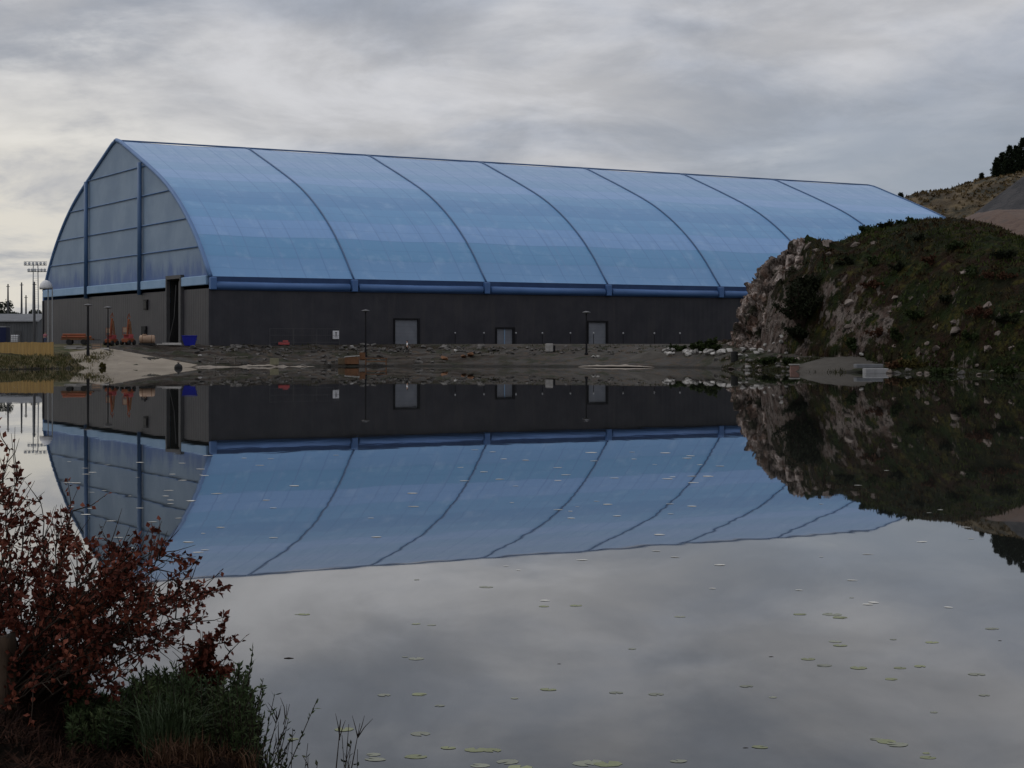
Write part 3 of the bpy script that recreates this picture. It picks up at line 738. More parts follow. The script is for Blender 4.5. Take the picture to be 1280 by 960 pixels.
# orange folded lifts
def boom_lift(px, pb, ptop, label):
    p = at(px, pb); h_ = CAMH + (HY - ptop) / F * p.y - p.z
    o = empty('boom_lift', p, label, 'lift', 'orange lifts on the yard', rz=-.25)
    MB().box((0, 0, .62), (1.0, 1.9, .5)).build('chassis', M_orange, o, bevel=.06)
    wl = [MB().tube([(-.12, 0, 0), (.12, 0, 0)], .34, 14).build('wheel', M_rubber, o, loc=(sx_ * .52, sy_ * .7, .34)) for sx_ in (-1, 1) for sy_ in (-1, 1)]
    MB().box((0, .15, 1.15), (.85, 1.2, .55)).build('turret', M_red, o, bevel=.06)
    MB().box((-.18, .35, 1.4 + (h_ - 2.3) * .45), (.22, .26, (h_ - 1.6) * .95), Matrix.Rotation(.10, 3, 'Y')).build('boom', M_orange, o, bevel=.02)
    MB().box((.2, .35, 1.35 + (h_ - 2.3) * .42), (.2, .24, (h_ - 1.9) * .9), Matrix.Rotation(-.12, 3, 'Y')).build('boom', M_rust, o, bevel=.02)
    MB().tube([(-.3, .35, h_ - .65), (0, .35, h_), (.12, .35, h_ - .55)], .07, 6).build('fly_arm', M_orange, o)
    bk = MB()
    for sx_ in (-.35, .35):
        for sy_ in (-.25, .25): bk.tube([(sx_, -.55 + sy_, 1.35), (sx_, -.55 + sy_, 2.35)], .03, 5)
    for z in (1.75, 2.35): bk.tube([(-.35, -.8, z), (.35, -.8, z), (.35, -.3, z), (-.35, -.3, z), (-.35, -.8, z)], .03, 5)
    bk.box((0, -.55, 1.36), (.75, .55, .08)); bk.build('basket', M_orange, o)
    MB().box((0, -.84, 2.0), (.5, .03, .6)).build('panel', M_beige, o)
    return o
boom_lift(139, 432, 391, 'taller orange boom lift folded upright, left of its twin')
boom_lift(160, 431.5, 392, 'slimmer orange boom lift folded upright, nearer the beige tank')

# orange pipe trailer / flatbed
p = at(97, 431); o = empty('flatbed_trailer', p, 'orange flatbed trailer loaded with pipes beside the slipway', 'trailer', rz=.08)
MB().box((0, 0, .75), (4.2, 1.5, .2)).build('bed', M_rust, o)
MB().tube([(-2.1, 0, 0), (2.1, 0, 0)], .045, 6).build('tow_bar', M_rubber, o, loc=(.9, 0, .66))
for sx_ in (-1.0, .9):
    for sy_ in (-.7, .7): MB().tube([(0, -.13, 0), (0, .13, 0)], .38, 14).build('wheel', M_rubber, o, loc=(sx_, sy_, .38))
for i in range(4): MB().tube([(-2.0 + .1 * i, 0, 0), (1.9 - .25 * i, 0, 0)], .17, 10).build('pipe', M_orange, o, loc=(0, -.55 + .36 * i, 1.03))
for i in range(2): MB().tube([(-1.9, 0, 0), (1.1 - .5 * i, 0, 0)], .17, 10).build('pipe', M_orange, o, loc=(0, -.3 + .4 * i, 1.33))
MB().box((-1.3, -.76, 1.0), (.12, .08, .6)).build('stake', M_rust, o); MB().box((1.2, -.76, 1.0), (.12, .08, .6)).build('stake', M_rust, o)

# beige tank on skids
p = at(184, 431.3); o = empty('water_tank', p, 'small beige round-backed tank with a black stack near the tall doorway', 'tank', rz=.1)
MB().tube([(-1.0, 0, .72), (-.9, 0, .72), (.9, 0, .72), (1.0, 0, .72)], [.4, .55, .55, .4], 16).build('tank', M_beige, o, smooth=True)
sk = MB().box((0, -.35, .1), (2.1, .12, .22)); sk.box((0, .35, .1), (2.1, .12, .22)); sk.build('skid', M_rubber, o)
MB().box((-.35, 0, 1.32), (.5, .5, .16)).build('lid', M_beige, o, bevel=.04)
MB().tube([(-.3, 0, 1.35), (-.3, 0, 1.95)], .11, 8).build('stack', M_black, o)
for x_ in (-.6, .6): MB().tube([(x_ - .03, 0, .72), (x_ + .03, 0, .72)], .57, 16).build('strap', M_rust, o)

# blue skip and a stray pole in it
p = at(237, 432); o = empty('waste_skip', p, 'bright blue waste skip at the corner of the hall', 'skip', rz=.12)
sk = MB(); a_, b_ = (.72, .55), (1.0, .72)
def ring(a, b, z): return [(-a, -b, z), (a, -b, z), (a, b, z), (-a, b, z)]
sk.add(ring(.68, .5, 0) + ring(.98, .72, 1.3) + ring(.92, .66, 1.3) + ring(.62, .45, .1),
       [(0, 3, 2, 1)] + [(i, (i + 1) % 4, 4 + (i + 1) % 4, 4 + i) for i in range(4)] + [(4 + i, 4 + (i + 1) % 4, 8 + (i + 1) % 4, 8 + i) for i in range(4)] + [(8 + i, 8 + (i + 1) % 4, 12 + (i + 1) % 4, 12 + i) for i in range(4)] + [(12, 13, 14, 15)])
sk.build('body', M_blue, o)
rr = MB()
for q0, q1 in zip(ring(.98, .72, 1.3), ring(.98, .72, 1.3)[1:] + ring(.98, .72, 1.3)[:1]): rr.tube([q0, q1], .05, 6)
rr.build('rim', M_blue, o)
for x_ in (-.95, .95): MB().tube([(x_ * .85, -.2, .75), (x_ * 1.08, -.2, .75)], .05, 6).build('lug', M_blue, o)
pp = p + Vector((.45, .1, .3)); lo = MB().box((0, 0, .9), (.07, .1, 1.5), Matrix.Rotation(.22, 3, 'Y')); tag(lo.build('timber_offcut', M_greywood, loc=pp), 'timber offcut sticking up out of the blue skip', 'timber')
# white slabs and crate by the slipway
p = at(212, 431.5); o = MB().box((0, 0, .1), (3.2, 1.0, .16)).box((.3, .05, .25), (2.4, .9, .13)).build('slab_stack', M_wstone, loc=p, bevel=.02); tag(o, 'low stack of white slabs before the tall doorway', 'slabs')
p = at(121, 437.5); o = empty('crate', p, 'pale wooden crate on the top of the slipway', 'crate', rz=.1)
MB().box((0, 0, .45), (1.25, .9, .8)).build('body', M_beige, o)
cb = MB()
for z in (.12, .45, .78): cb.box((0, -.47, z), (1.28, .04, .12))
for x_ in (-.58, .58): cb.box((x_, -.5, .45), (.12, .03, .82))
cb.build('batten', M_greywood, o)
for px, py, rz_, wd in [(92, 434, .1, 2.4), (104, 435, -.1, 2.0), (98, 437, .05, 1.8), (130, 437, .3, 1.2), (148, 440, .6, 1.1), (88, 436.5, 0, 1.5)]:
    p = at(px, py); o = MB().box((0, 0, .07), (wd, .5, .1)).box((.1, .02, .17), (wd * .8, .42, .09)).build('plastic_sheet', M_wstone, loc=p); o.rotation_euler.z = rz_
    tag(o, 'flat pale board lying at the head of the slipway', 'board', 'pale boards by the slipway')

# low slatted trestle tables
def trestle(px, pb, wd, h_, label, m):
    p = at(px, pb); o = empty('trestle', p, label, 'trestle')
    tp = MB()
    for k in range(3): tp.box((0, -.32 + .32 * k, h_), (wd, .26, .08))
    tp.build('top', m, o)
    for sx_ in (-1, 1):
        for sy_ in (-.35, .35): MB().box((sx_ * (wd / 2 - .2), sy_, h_ / 2 - .1), (.1, .1, h_ + .1)).build('leg', m, o)
    MB().box((0, .35, h_ * .45), (wd - .4, .06, .1)).build('brace', m, o)
    MB().box((0, -.35, h_ * .45), (wd - .4, .06, .1)).build('brace', m, o)
trestle(281, 454.5, 2.9, .75, 'weathered timber trestle at the waterline below the dark wall', M_greywood)
trestle(470, 454.8, 3.0, .72, 'brown slatted trestle beside the rust coloured crates at the water', M_rust)
def crate(px, pb, wd, h_, m, label, lid=None):
    p = at(px, pb); o = empty('crate', p, label, 'crate', rz=rng.uniform(-.1, .1))
    MB().box((0, 0, h_ / 2), (wd, .9, h_)).build('body', m, o, bevel=.02)
    if lid: MB().box((0, 0, h_ + .06), (wd * 1.06, 1.0, .12), Matrix.Rotation(-.08, 3, 'Y')).build('lid', lid, o)
    for x_ in (-wd / 2 + .08, wd / 2 - .08): MB().box((x_, -.47, h_ / 2), (.1, .04, h_ * .96)).build('batten', m, o)
crate(440, 455.5, 1.7, .95, M_rust, 'rust coloured crate with a pale lid at the water edge', M_wstone)
crate(427, 455.5, .9, .8, mat('dull_brown', [(.10, .075, .045), (.15, .11, .07)], 2, .9), 'dull brown crate left of the rusty lidded one')
crate(343, 456, 1.0, .8, mat('straw_block', [(.17, .16, .10), (.24, .22, .15)], 2, .9), 'straw coloured block standing at the water edge')
crate(453, 450, .7, .9, M_rust, 'small brown crate by the foot of the thin lamp post')
for px, py, s in [(555, 449.5, 1.3), (588, 446.5, 1.5), (580, 447, .9)]:
    p = at(px, py); put_stone(stone_mesh('rust_scrap', px, M_rust, .5), p, s, 'clay_heap', 'small heap of orange clay on the grey gravel', 'orange clay heaps on the gravel', 'heap', .15)
p = at(688, 440); o = empty('machine_crate', p, 'off-white box with a dark open end on the gravel', 'box')
MB().box((-.15, 0, .55), (1.0, .9, 1.1)).build('body', M_wstone, o, bevel=.08); MB().box((.5, 0, .45), (.3, .8, .8)).build('vent', M_black, o, bevel=.04)
p = at(355, 431.5); o = tag(MB().box((0, 0, .2), (1.5, .5, .4)).box((.2, 0, .5), (.7, .4, .25)).build('barrier_foot', M_red, loc=p, bevel=.05), 'faded red plastic barrier foot lying before the long wall', 'barrier')
# long timbers by the wall foot
for px, py, wd, rz_ in [(345, 431.7, 3.2, .1), (545, 452.5, 2.6, 0), (520, 450.5, 2.2, .1), (620, 444, 3.5, .02), (655, 445, 2.2, -.05), (300, 447, 2.0, .3), (385, 452, 1.8, -.2), (500, 447, 1.6, .5), (326, 452, 1.7, .2), (408, 451, 1.4, 1.0)]:
    p = at(px, py); o = MB().box((0, 0, .06), (wd, .2, .13)).box((.1, .23, .05), (wd * .85, .15, .1)).build('plank', M_greywood, loc=p); o.rotation_euler.z = rz_
    tag(o, 'weathered grey plank lying on the gravel shore', 'plank', 'planks on the shore')
# buoy, barrel, post, slabs at the water
bz = Vector(((223 - 640) / F * 209, 209, WL)); o = empty('buoy', bz, 'black round buoy floating just off the slipway', 'buoy')
MB().lathe([(.05, -.42), (.3, -.32), (.46, -.1), (.5, .1), (.42, .34), (.2, .5), (.1, .54), (.1, .62), (.03, .64)], n=16).build('float', M_rubber, o, smooth=True)
MB().tube([(-.1, 0, .6), (-.07, 0, .72), (.07, 0, .72), (.1, 0, .6)], .03, 6).build('eye', M_black, o)
p = at(918, 452); o = empty('barrel', p, 'black upright barrel below the cliff among white rocks', 'barrel')
MB().lathe([(.38, -.1), (.42, 0), (.42, .35), (.45, .38), (.42, .41), (.42, .72), (.45, .75), (.42, .78), (.41, 1.12), (.36, 1.14)], n=16).build('drum', M_rubber, o, smooth=False)
MB().lathe([(.36, 1.13), (.1, 1.16), (.1, 1.2), (.02, 1.2)], n=10).build('lid', M_black, o)
p = at(993, 467.5); o = empty('mooring_post', p, 'short pinkish stone block with a pale cap at the water', 'post')
MB().box((0, 0, .35), (.9, .7, 1.0), Matrix.Rotation(.06, 3, 'Y')).build('block', mat('pink_granite', [(.15, .085, .07), (.22, .135, .115)], 3, .9, 6), o, bevel=.06); MB().box((0, 0, .9), (1.1, .85, .14)).build('cap', M_wstone, o, bevel=.04)
p = at(1094, 468.5); p.z = max(p.z, WL + .02)
o = tag(MB().box((0, 0, .22), (2.3, 1.6, .5)).build('concrete_block', M_slab, loc=p + Vector((0, -.2, -.02)), bevel=.05), 'pale concrete block at the water below the knoll', 'block')
o = tag(MB().box((0, 0, .2), (2.7, 1.6, .4)).build('concrete_slab', mat('mid_grey_concrete', [(.13, .135, .145), (.18, .185, .195)], 1.2, .9, 5), loc=p + Vector((-.15, 2.6, .45)), bevel=.04), 'grey concrete slab behind the pale block by the water', 'slab')
# smooth gravel mound below the knoll and the little spoil heap left of the cliff
def mound(name, cpt, rx, ry, h_, m):
    mb = MB()
    def mp(i, j):
        a = 2 * math.pi * i / 32; r = j / 10; x_ = cpt.x + rx * r * math.cos(a); y_ = cpt.y + ry * r * math.sin(a)
        return (x_, y_, max(ground(x_, y_), -.1) + h_ * (1 - r * r) ** 1.5 * (1 + .25 * fbm(x_, y_, 1, 3)) - (.08 if j == 10 else -.02))
    tag(mb.grid(33, 11, mp).build(name, m, smooth=True), kind='structure')
M_mound = mat('grey_gravel_mound', [(.050, .045, .039), (.074, .067, .058)], .7, .95, 6, .05, 5)
mound('gravel_mound', at(1040, 457), 6.5, 5.0, .55, M_mound)
mound('gravel_heap', at(812, 446), 2.6, 2.2, .6, M_mound)

# ------------------------------------------------------------ people
def skin_mesh(name, joints, edges, m, parent, sub=1):
    me = bpy.data.meshes.new(name); me.from_pydata([j[0] for j in joints], edges, [])
    o = bpy.data.objects.new(name, me); COL.objects.link(o)
    o.modifiers.new('skin', 'SKIN'); sv_ = me.skin_vertices[0].data
    for k, j in enumerate(joints): sv_[k].radius = (j[1], j[2] if len(j) > 2 else j[1])
    sv_[0].use_root = True
    s_ = o.modifiers.new('sub', 'SUBSURF'); s_.levels = sub; s_.render_levels = sub
    dg = bpy.context.evaluated_depsgraph_get(); m2 = bpy.data.meshes.new_from_object(o.evaluated_get(dg)); m2.name = name
    o.modifiers.clear(); o.data = m2; m2.materials.clear(); m2.materials.append(m)
    m2.polygons.foreach_set('use_smooth', [True] * len(m2.polygons)); o.parent = parent
    return o
M_skin = mat('skin', [(.40, .24, .17), (.46, .29, .21)], 8, .6)
M_hair = mat('dark_hair', [(.02, .015, .01), (.035, .025, .02)], 10, .7)
def person(p, label, shirt, trousers, rz, stride=.22):
    o = empty('person', p, label, 'person', rz=rz)
    J = [((0, 0, .95), .15, .11), ((0, 0, 1.15), .135, .10), ((0, 0, 1.38), .17, .11), ((0, 0, 1.50), .06), ((0, .02, 1.58), .075, .085), ((0, .02, 1.70), .085, .10), ((0, .01, 1.77), .05, .06),
         ((.19, 0, 1.42), .06), ((.25, -.04, 1.15), .045), ((.24, .10, .92), .035), ((.24, .15, .83), .032, .02),
         ((-.19, 0, 1.42), .06), ((-.25, .03, 1.15), .045), ((-.26, -.02, .90), .035), ((-.26, -.02, .80), .032, .02),
         ((.10, 0, .88), .10), ((.11, stride * .6, .50), .065), ((.11, stride, .09), .045), ((.11, stride + .16, .04), .04, .035),
         ((-.10, 0, .88), .10), ((-.11, -stride * .3, .50), .065), ((-.11, -stride, .10), .045), ((-.11, -stride + .15, .04), .04, .035)]
    E = [(0, 1), (1, 2), (2, 3), (3, 4), (4, 5), (5, 6), (2, 7), (7, 8), (8, 9), (9, 10), (2, 11), (11, 12), (12, 13), (13, 14), (0, 15), (15, 16), (16, 17), (17, 18), (0, 19), (19, 20), (20, 21), (21, 22)]
    skin_mesh('body', J, E, M_skin, o)
    def sub_(ids, grow):
        mp_ = {k: i for i, k in enumerate(ids)}
        return [(J[k][0], J[k][1] + grow, (J[k][2] if len(J[k]) > 2 else J[k][1]) + grow) for k in ids], [(mp_[a], mp_[b]) for a, b in E if a in mp_ and b in mp_]
    a, b = sub_([0, 1, 2, 7, 8, 11, 12], .022); skin_mesh('shirt', a, b, shirt, o)
    a, b = sub_([0, 15, 16, 17, 19, 20, 21], .018); skin_mesh('trousers', a, b, trousers, o)
    MB().lathe([(.02, -.02), (.085, .0), (.10, .05), (.085, .11), (.03, .14)], (0, -.005, 1.68), 12).build('hair', M_hair, o, smooth=True)
    MB().tube([(0, .10, 1.66), (0, .135, 1.62)], [.012, .02], 6).build('nose', M_skin, o)
    for sx_ in (-.033, .033): MB().lathe([(.004, -.01), (.011, 0), (.004, .01)], (sx_, .105, 1.665), 6).build('eye', M_hair, o)
    for sx_ in (-1, 1): MB().tube([(sx_ * .14, 0, 0), (sx_ * .14 - sx_ * .05, 0, 0)], .001, 4) if False else None
    for s_, sy_ in ((.11, stride + .06), (-.11, -stride + .06)): MB().box((s_, sy_, .045), (.11, .28, .09)).build('shoe', M_rubber, o, bevel=.03)
    return o
person(at(509, 442.5), 'person in a white shirt and dark trousers walking on the gravel', mat('white_shirt', [(.74, .74, .76), (.82, .82, .83)], 3, .8), M_ink, R(100))
pk = ray(56.5, 430, 262); pk.z = land(pk.x, pk.y)
person(pk, 'person in a pink top behind the yellow board fence', mat('pink_cloth', [(.36, .13, .17), (.45, .18, .22)], 4, .8), mat('denim', [(.05, .07, .14), (.07, .09, .17)], 4, .8), R(200), .08)

# ------------------------------------------------------------ the yard far left
shed = empty('storage_shed', ray(10, 430, 330), 'grey corrugated shed beyond the yellow fence at the left edge', 'shed')
sw = shed.location; gz = 3.17 - sw.z
M_shed = mat('shed_sheet', [(.075, .078, .084), (.105, .108, .114)], .6, .7, 4, stretch=(3, 3, .15))
sm = MB()
def shp(i, j):
    x_ = -13 + .25 * i; return (x_, .08 * (i % 2), gz - .2 + 4.5 * j)
sm.grid(75, 2, shp); sm.add([(5.5, 0, gz), (5.5, 12, gz), (5.5, 12, gz + 4.3), (5.5, 6, gz + 5.6), (5.5, 0, gz + 4.3)], [(0, 1, 2, 3, 4)])
sm.build('wall', M_shed, shed)
rf = MB(); rf.add([(-13.3, -.4, gz + 4.15), (5.8, -.4, gz + 4.15), (5.8, 6, gz + 5.7), (-13.3, 6, gz + 5.7), (-13.3, 12.4, gz + 4.2), (5.8, 12.4, gz + 4.2)], [(0, 1, 2, 3), (3, 2, 5, 4)])
ro_ = rf.build('roof', mat('shed_roof', [(.095, .10, .11), (.14, .145, .155)], .5, .6), shed)
MB().box((-1.8, -.12, gz + 2.6), (.9, .08, .7)).build('window', M_lgrey, shed)
MB().box((2.0, -.1, gz + 1.2), (1.1, .08, 2.4)).build('door', M_frame, shed)
cn = empty('shipping_container', ray(3, 430, 296), 'navy blue container cut by the left edge of the view', 'container'); cn.location.z = 3.17
MB().box((-2.0, 1.2, 1.45), (5.2, 2.4, 2.75)).build('body', M_navyp, cn)
rb = MB()
for k in range(20): rb.box((-4.5 + .26 * k, -.03, 1.45), (.12, .05, 2.4))
rb.build('corrugation', M_navyp, cn)
MB().box((-2.0, 1.2, 2.86), (5.3, 2.5, .12)).build('roof', M_lgrey, cn)
tk = empty('plastic_tank', ray(19, 430, 285), 'white caged plastic tank in front of the grey shed', 'tank'); tk.location.z = 3.17
MB().box((0, 0, .85), (1.15, 1.0, 1.15)).build('tank', M_white, tk, bevel=.1); MB().box((0, 0, .15), (1.2, 1.05, .25)).build('pallet', M_greywood, tk)
cg = MB()
for x_ in (-.6, -.2, .2, .6): cg.tube([(x_, -.52, .3), (x_, -.52, 1.45)], .02, 5)
for z in (.5, .85, 1.2): cg.tube([(-.6, -.53, z), (.6, -.53, z)], .02, 5)
cg.build('cage', M_grey, tk)
# masts
for px, ptop, D, lab in [(10, 355, 345, 'thin dark mast left of the others above the shed'), (27, 353, 345, 'tall thin mast in the middle of the gap above the shed'), (32.5, 369, 380, 'shortest thin mast, right of the middle pair'), (43, 352, 318, 'dark mast right in front of the floodlight tower')]:
    p = ray(px, 430, D); p.z = 3.17; h_ = CAMH + (HY - ptop) / F * D - p.z
    o = empty('mast', p, lab, 'mast', 'masts beyond the shed')
    MB().lathe([(.34, -.2), (.3, .2), (.2, h_ * .6), (.13, h_)], n=8).build('pole', M_frame, o)
    MB().box((0, 0, h_ - .5), (.7, .1, .12)).build('cross_arm', M_frame, o)
# floodlight tower
p = ray(44.5, 430, 350); p.z = 3.17
o = empty('floodlight_tower', p, 'floodlight tower with two rows of lamps left of the hall', 'floodlight')
zt = CAMH + (HY - 327) / F * 350 - 3.17
for x_ in (-.45, .45): MB().tube([(x_ * 1.4, 0, -.2), (x_, 0, zt - .2)], [.16, .09], 8).build('pole', M_lgrey, o)
for z, x0_, x1_ in ((zt - .7, -2.3, 2.2), (zt - 2.0, -1.6, 2.2)):
    MB().box(((x0_ + x1_) / 2, 0, z), (x1_ - x0_, .16, .16)).build('cross_arm', M_lgrey, o)
    for k in range(6):
        x_ = x0_ + (x1_ - x0_) * (k + .5) / 6
        hd = MB().lathe([(.10, -.16), (.2, -.1), (.30, .16), (.28, .2)], n=10).build('lamp', M_lgrey, o, loc=(x_, -.2, z + .28)); hd.rotation_euler = (R(65), 0, 0)
MB().tube([(-2.3, 0, zt), (2.2, 0, zt)], .05, 6).build('guard_rail', M_lgrey, o)
for x_ in (-2.3, 0, 2.2): MB().tube([(x_, 0, zt - .7), (x_, 0, zt)], .04, 6).build('guard_post', M_lgrey, o)
lad = MB()
for k in range(30): lad.tube([(-.45, 0, 1 + k * (zt - 3) / 30), (.45, 0, 1 + k * (zt - 3) / 30)], .02, 4)
lad.build('ladder', M_lgrey, o)
# domed lamp on two poles
p = ray(62, 430, 268); p.z = land(p.x, p.y); o = empty('dome_lamp', p, 'white domed lamp on two slim poles before the hall corner', 'lamp')
zt = CAMH + (HY - 350) / F * 268 - p.z
MB().tube([(.42, 0, -.2), (.42, 0, zt - 1.1)], .09, 8).build('pole', M_lgrey, o); MB().tube([(-.25, .1, -.2), (-.25, .1, zt - 1.0)], .08, 8).build('pole', M_lgrey, o)
MB().lathe([(.95, zt - 1.35), (1.0, zt - 1.1), (.86, zt - .6), (.5, zt - .18), (.08, zt)], (-.55, 0, 0), 18).build('dome', M_white, o, smooth=True)
MB().lathe([(1.0, zt - 1.42), (1.02, zt - 1.36)], (-.55, 0, 0), 18).build('rim', M_grey, o)

# ------------------------------------------------------------ vegetation builders
def leaf_quads(mb, p, d, ln, wd, rn, fold=.25):
    d = d.normalized(); s = d.cross(Vector((rn.uniform(-1, 1), rn.uniform(-1, 1), rn.uniform(-1, 1)))).normalized(); n_ = d.cross(s)
    a = p; b = p + d * ln * .45 + s * wd + n_ * wd * fold; c_ = p + d * ln; e = p + d * ln * .45 - s * wd + n_ * wd * fold; m_ = p + d * ln * .5
    mb.add([a, b, c_, e, m_], [(0, 4, 1), (1, 4, 2), (0, 3, 4), (3, 2, 4)])
def rv(rn, up=0.0):
    v = Vector((rn.gauss(0, 1), rn.gauss(0, 1), rn.gauss(0, 1) + up)); return v.normalized()
M_bark = mat('bark', [(.020, .014, .011), (.040, .030, .023)], 8, .9, 5, stretch=(1, 1, .3), spec=0.1)
M_pine = mat('pine_needles', [(.008, .013, .008), (.018, .026, .014), (.028, .036, .018)], .8, .8, spec=0.06)
M_bushg = mat('bush_leaves', [(.014, .022, .008), (.032, .046, .014)], 1.2, .75, spec=0.1)
def pine(p, h_, label, seed, group='pines on the hilltop'):
    rn = random.Random(seed); o = empty('pine_tree', p, label, 'tree', group)
    MB().tube([(0, 0, -.5), (.05, 0, h_ * .5), (0, .05, h_ * .97)], [h_ * .028, h_ * .018, .02], 7).build('trunk', M_bark, o)
    mb = MB()
    n_ = int(42 * h_)
    for k in range(n_):
        t = rn.random() ** 1.25; z = h_ * (.08 + .92 * t); r = h_ * .34 * (1 - t) ** .75 * rn.uniform(.55, 1.12); a = rn.uniform(0, 6.283)
        dirv = Vector((math.cos(a), math.sin(a), rn.uniform(-.15, .35)))
        base_ = Vector((0, 0, z))
        for q in range(7):
            f = rn.uniform(.25, 1); c_ = base_ + dirv * r * f + rv(rn) * .15
            for w_ in range(2): leaf_quads(mb, c_, (dirv + rv(rn) * .9 + Vector((0, 0, .25))), rn.uniform(.35, .7), rn.uniform(.07, .14), rn)
    mb.build('crown', M_pine, o)
hx = lambda px, D=425: (px - 640) / F * D
for i, (px, D, h_, lab) in enumerate([(1246, 424, 5.2, 'leftmost dark pine of the clump on the hilltop'), (1253, 430, 7.2, 'second dark pine from the left in the hilltop clump'), (1262, 426, 8.0, 'broad dark pine in the middle of the hilltop clump'), (1270, 432, 8.6, 'tall dark pine right of the middle in the hilltop clump'), (1279, 426, 9.6, 'tallest dark pine at the right edge of the view'), (1290, 430, 9.5, 'pine half cut off by the right edge of the view'),
                                      (1227, 428, 2.2, 'tiny young pine left of the hilltop clump'), (1220, 428, 1.2, 'smallest pine sapling farther left on the skyline'), (1233, 428, 1.1, 'low sapling between tiny pine and the clump')]):
    x_ = hx(px, D); pine(Vector((x_, D, hill_z(x_, D) - .2)), h_, lab, 40 + i)
x_ = hx(1126, 430); pine(Vector((x_, 430, hill_z(x_, 430) - .4)), 3.0, 'lone small pine just showing above the roof end', 60, None)
def bush(p, w_, h_, n_, m, label, seed, cat='bush', name='bush', leaf=(.16, .06), group=None):
    rn = random.Random(seed); o = empty(name, p, label, cat, group)
    st = MB()
    mb = MB(); tips = []
    for k in range(max(6, n_ // 90)):
        a = rn.uniform(0, 6.28); e = Vector((math.cos(a) * w_ * rn.uniform(.1, .95), math.sin(a) * w_ * rn.uniform(.1, .95), h_ * rn.uniform(.45, 1)))
        e.z *= 1 - .5 * (e.x ** 2 + e.y ** 2) / w_ ** 2
        st.tube([(0, 0, -.2), e * .5 + Vector((0, 0, .1 * h_)), e], [.05 * h_, .03 * h_, .01], 5); tips.append(e)
    for k in range(n_):
        e = rn.choice(tips); f = rn.uniform(.35, 1.05)
        c_ = e * f + Vector((0, 0, .1 * h_ * (1 - f))) + rv(rn) * w_ * .16 * rn.random()
        leaf_quads(mb, c_, rv(rn, .5), leaf[0] * rn.uniform(.6, 1.3), leaf[1] * rn.uniform(.6, 1.3), rn)
    st.build('stem', M_bark, o); mb.build('foliage', m, o)
    return o
M_dkbush = mat('dark_ivy', [(.008, .011, .006), (.018, .022, .010)], 1, .75, spec=0.08)
def bush_at(px, py, w_, h_, n_, m, label, seed, leaf=(.3, .12)): bush(at(px, py) - Vector((0, 0, .1)), w_, h_, n_, m, label, seed, leaf=leaf)
bush_at(1003, 412, 3.3, 5.2, 5200, M_dkbush, 'dark bushy juniper clinging to the middle of the cliff face', 1)
bush_at(1012, 372, 2.3, 2.4, 2200, M_dkbush, 'dark shrub high on the cliff above the juniper', 2)
bush_at(1000, 428, 2.4, 2.0, 1800, M_dkbush, 'dark shrub low on the cliff beside the grey outcrop', 3)
bush_at(872, 439.5, 1.9, 1.35, 1300, M_bushg, 'green bush in front of the wall left of the cliff', 4)
bush_at(890, 439, 1.5, 1.6, 1100, M_bushg, 'green bush touching the left foot of the cliff', 5)
bush_at(846, 438.5, 1.6, .8, 700, M_bushg, 'low green bush behind the pale boulder heap', 6)
bush_at(965, 455, 2.0, .7, 900, M_bushg, 'low grassy bush on the shore under the cliff', 7)
bush_at(985, 456, 1.6, .7, 700, M_bushg, 'low green bush left of the gravel mound', 8)
bush_at(1068, 442, 1.2, 1.8, 700, M_bushg, 'small upright green bush at the foot of the heath', 9)
bush_at(1120, 430, 1.0, 1.5, 600, M_bushg, 'thin green bush among rocks low on the knoll', 10)
M_olive = mat('olive_shrub', [(.045, .040, .012), (.085, .070, .024)], 1.2, .8, spec=0.08)
bush_at(1142, 462, 1.6, 1.4, 800, M_olive, 'yellowish bush on the bank right of the concrete block', 11)
bush_at(1120, 461, 1.3, .9, 600, mat('rusty_shrub', [(.06, .028, .012), (.10, .05, .02)], 1.2, .8), 'rust brown bush right beside the concrete block', 12)
bush_at(1255, 468, 2.0, .7, 700, M_bushg, 'low green bush at the water near the right edge', 13)
bush_at(1180, 468, 2.0, .6, 700, M_bushg, 'low green bush at the water below the knoll', 14)
bush_at(127, 461, .7, .8, 300, M_olive, 'small weedy bush on the near edge of the slipway', 15)
for k, (px, py, w_, h_) in enumerate([(1082, 290, 1.6, .9), (1110, 284, 1.8, .8), (1050, 300, 1.5, .8), (1135, 279, 1.6, .7), (1125, 340, 1.7, .9), (1165, 330, 1.9, .9), (1210, 345, 2.0, 1.0), (1150, 300, 1.7, .7), (1245, 350, 2.1, 1.0), (1090, 330, 1.6, 1.0), (1060, 330, 1.5, 1.0), (1230, 395, 2.0, 1.0), (1145, 400, 1.8, 1.0), (1180, 380, 1.9, .9), (1100, 420, 1.7, 1.0), (1215, 425, 1.6, .9), (1260, 405, 1.9, 1.0), (1090, 360, 1.7, .9), (1200, 310, 1.9, .8), (1260, 320, 1.9, .8)]):
    m_ = [M_bushg, M_dkbush, mat('heather_bush', [(.04, .018, .012), (.065, .034, .02)], 1.2, .85, spec=0.06)][k % 3]
    o = bush(at(px, py) - Vector((0, 0, .2)), w_, h_, 700, m_, 'low heath shrub rounded into the slope of the knoll', 80 + k, name='heath_shrub', leaf=(.25, .1), group='heath shrubs on the knoll')
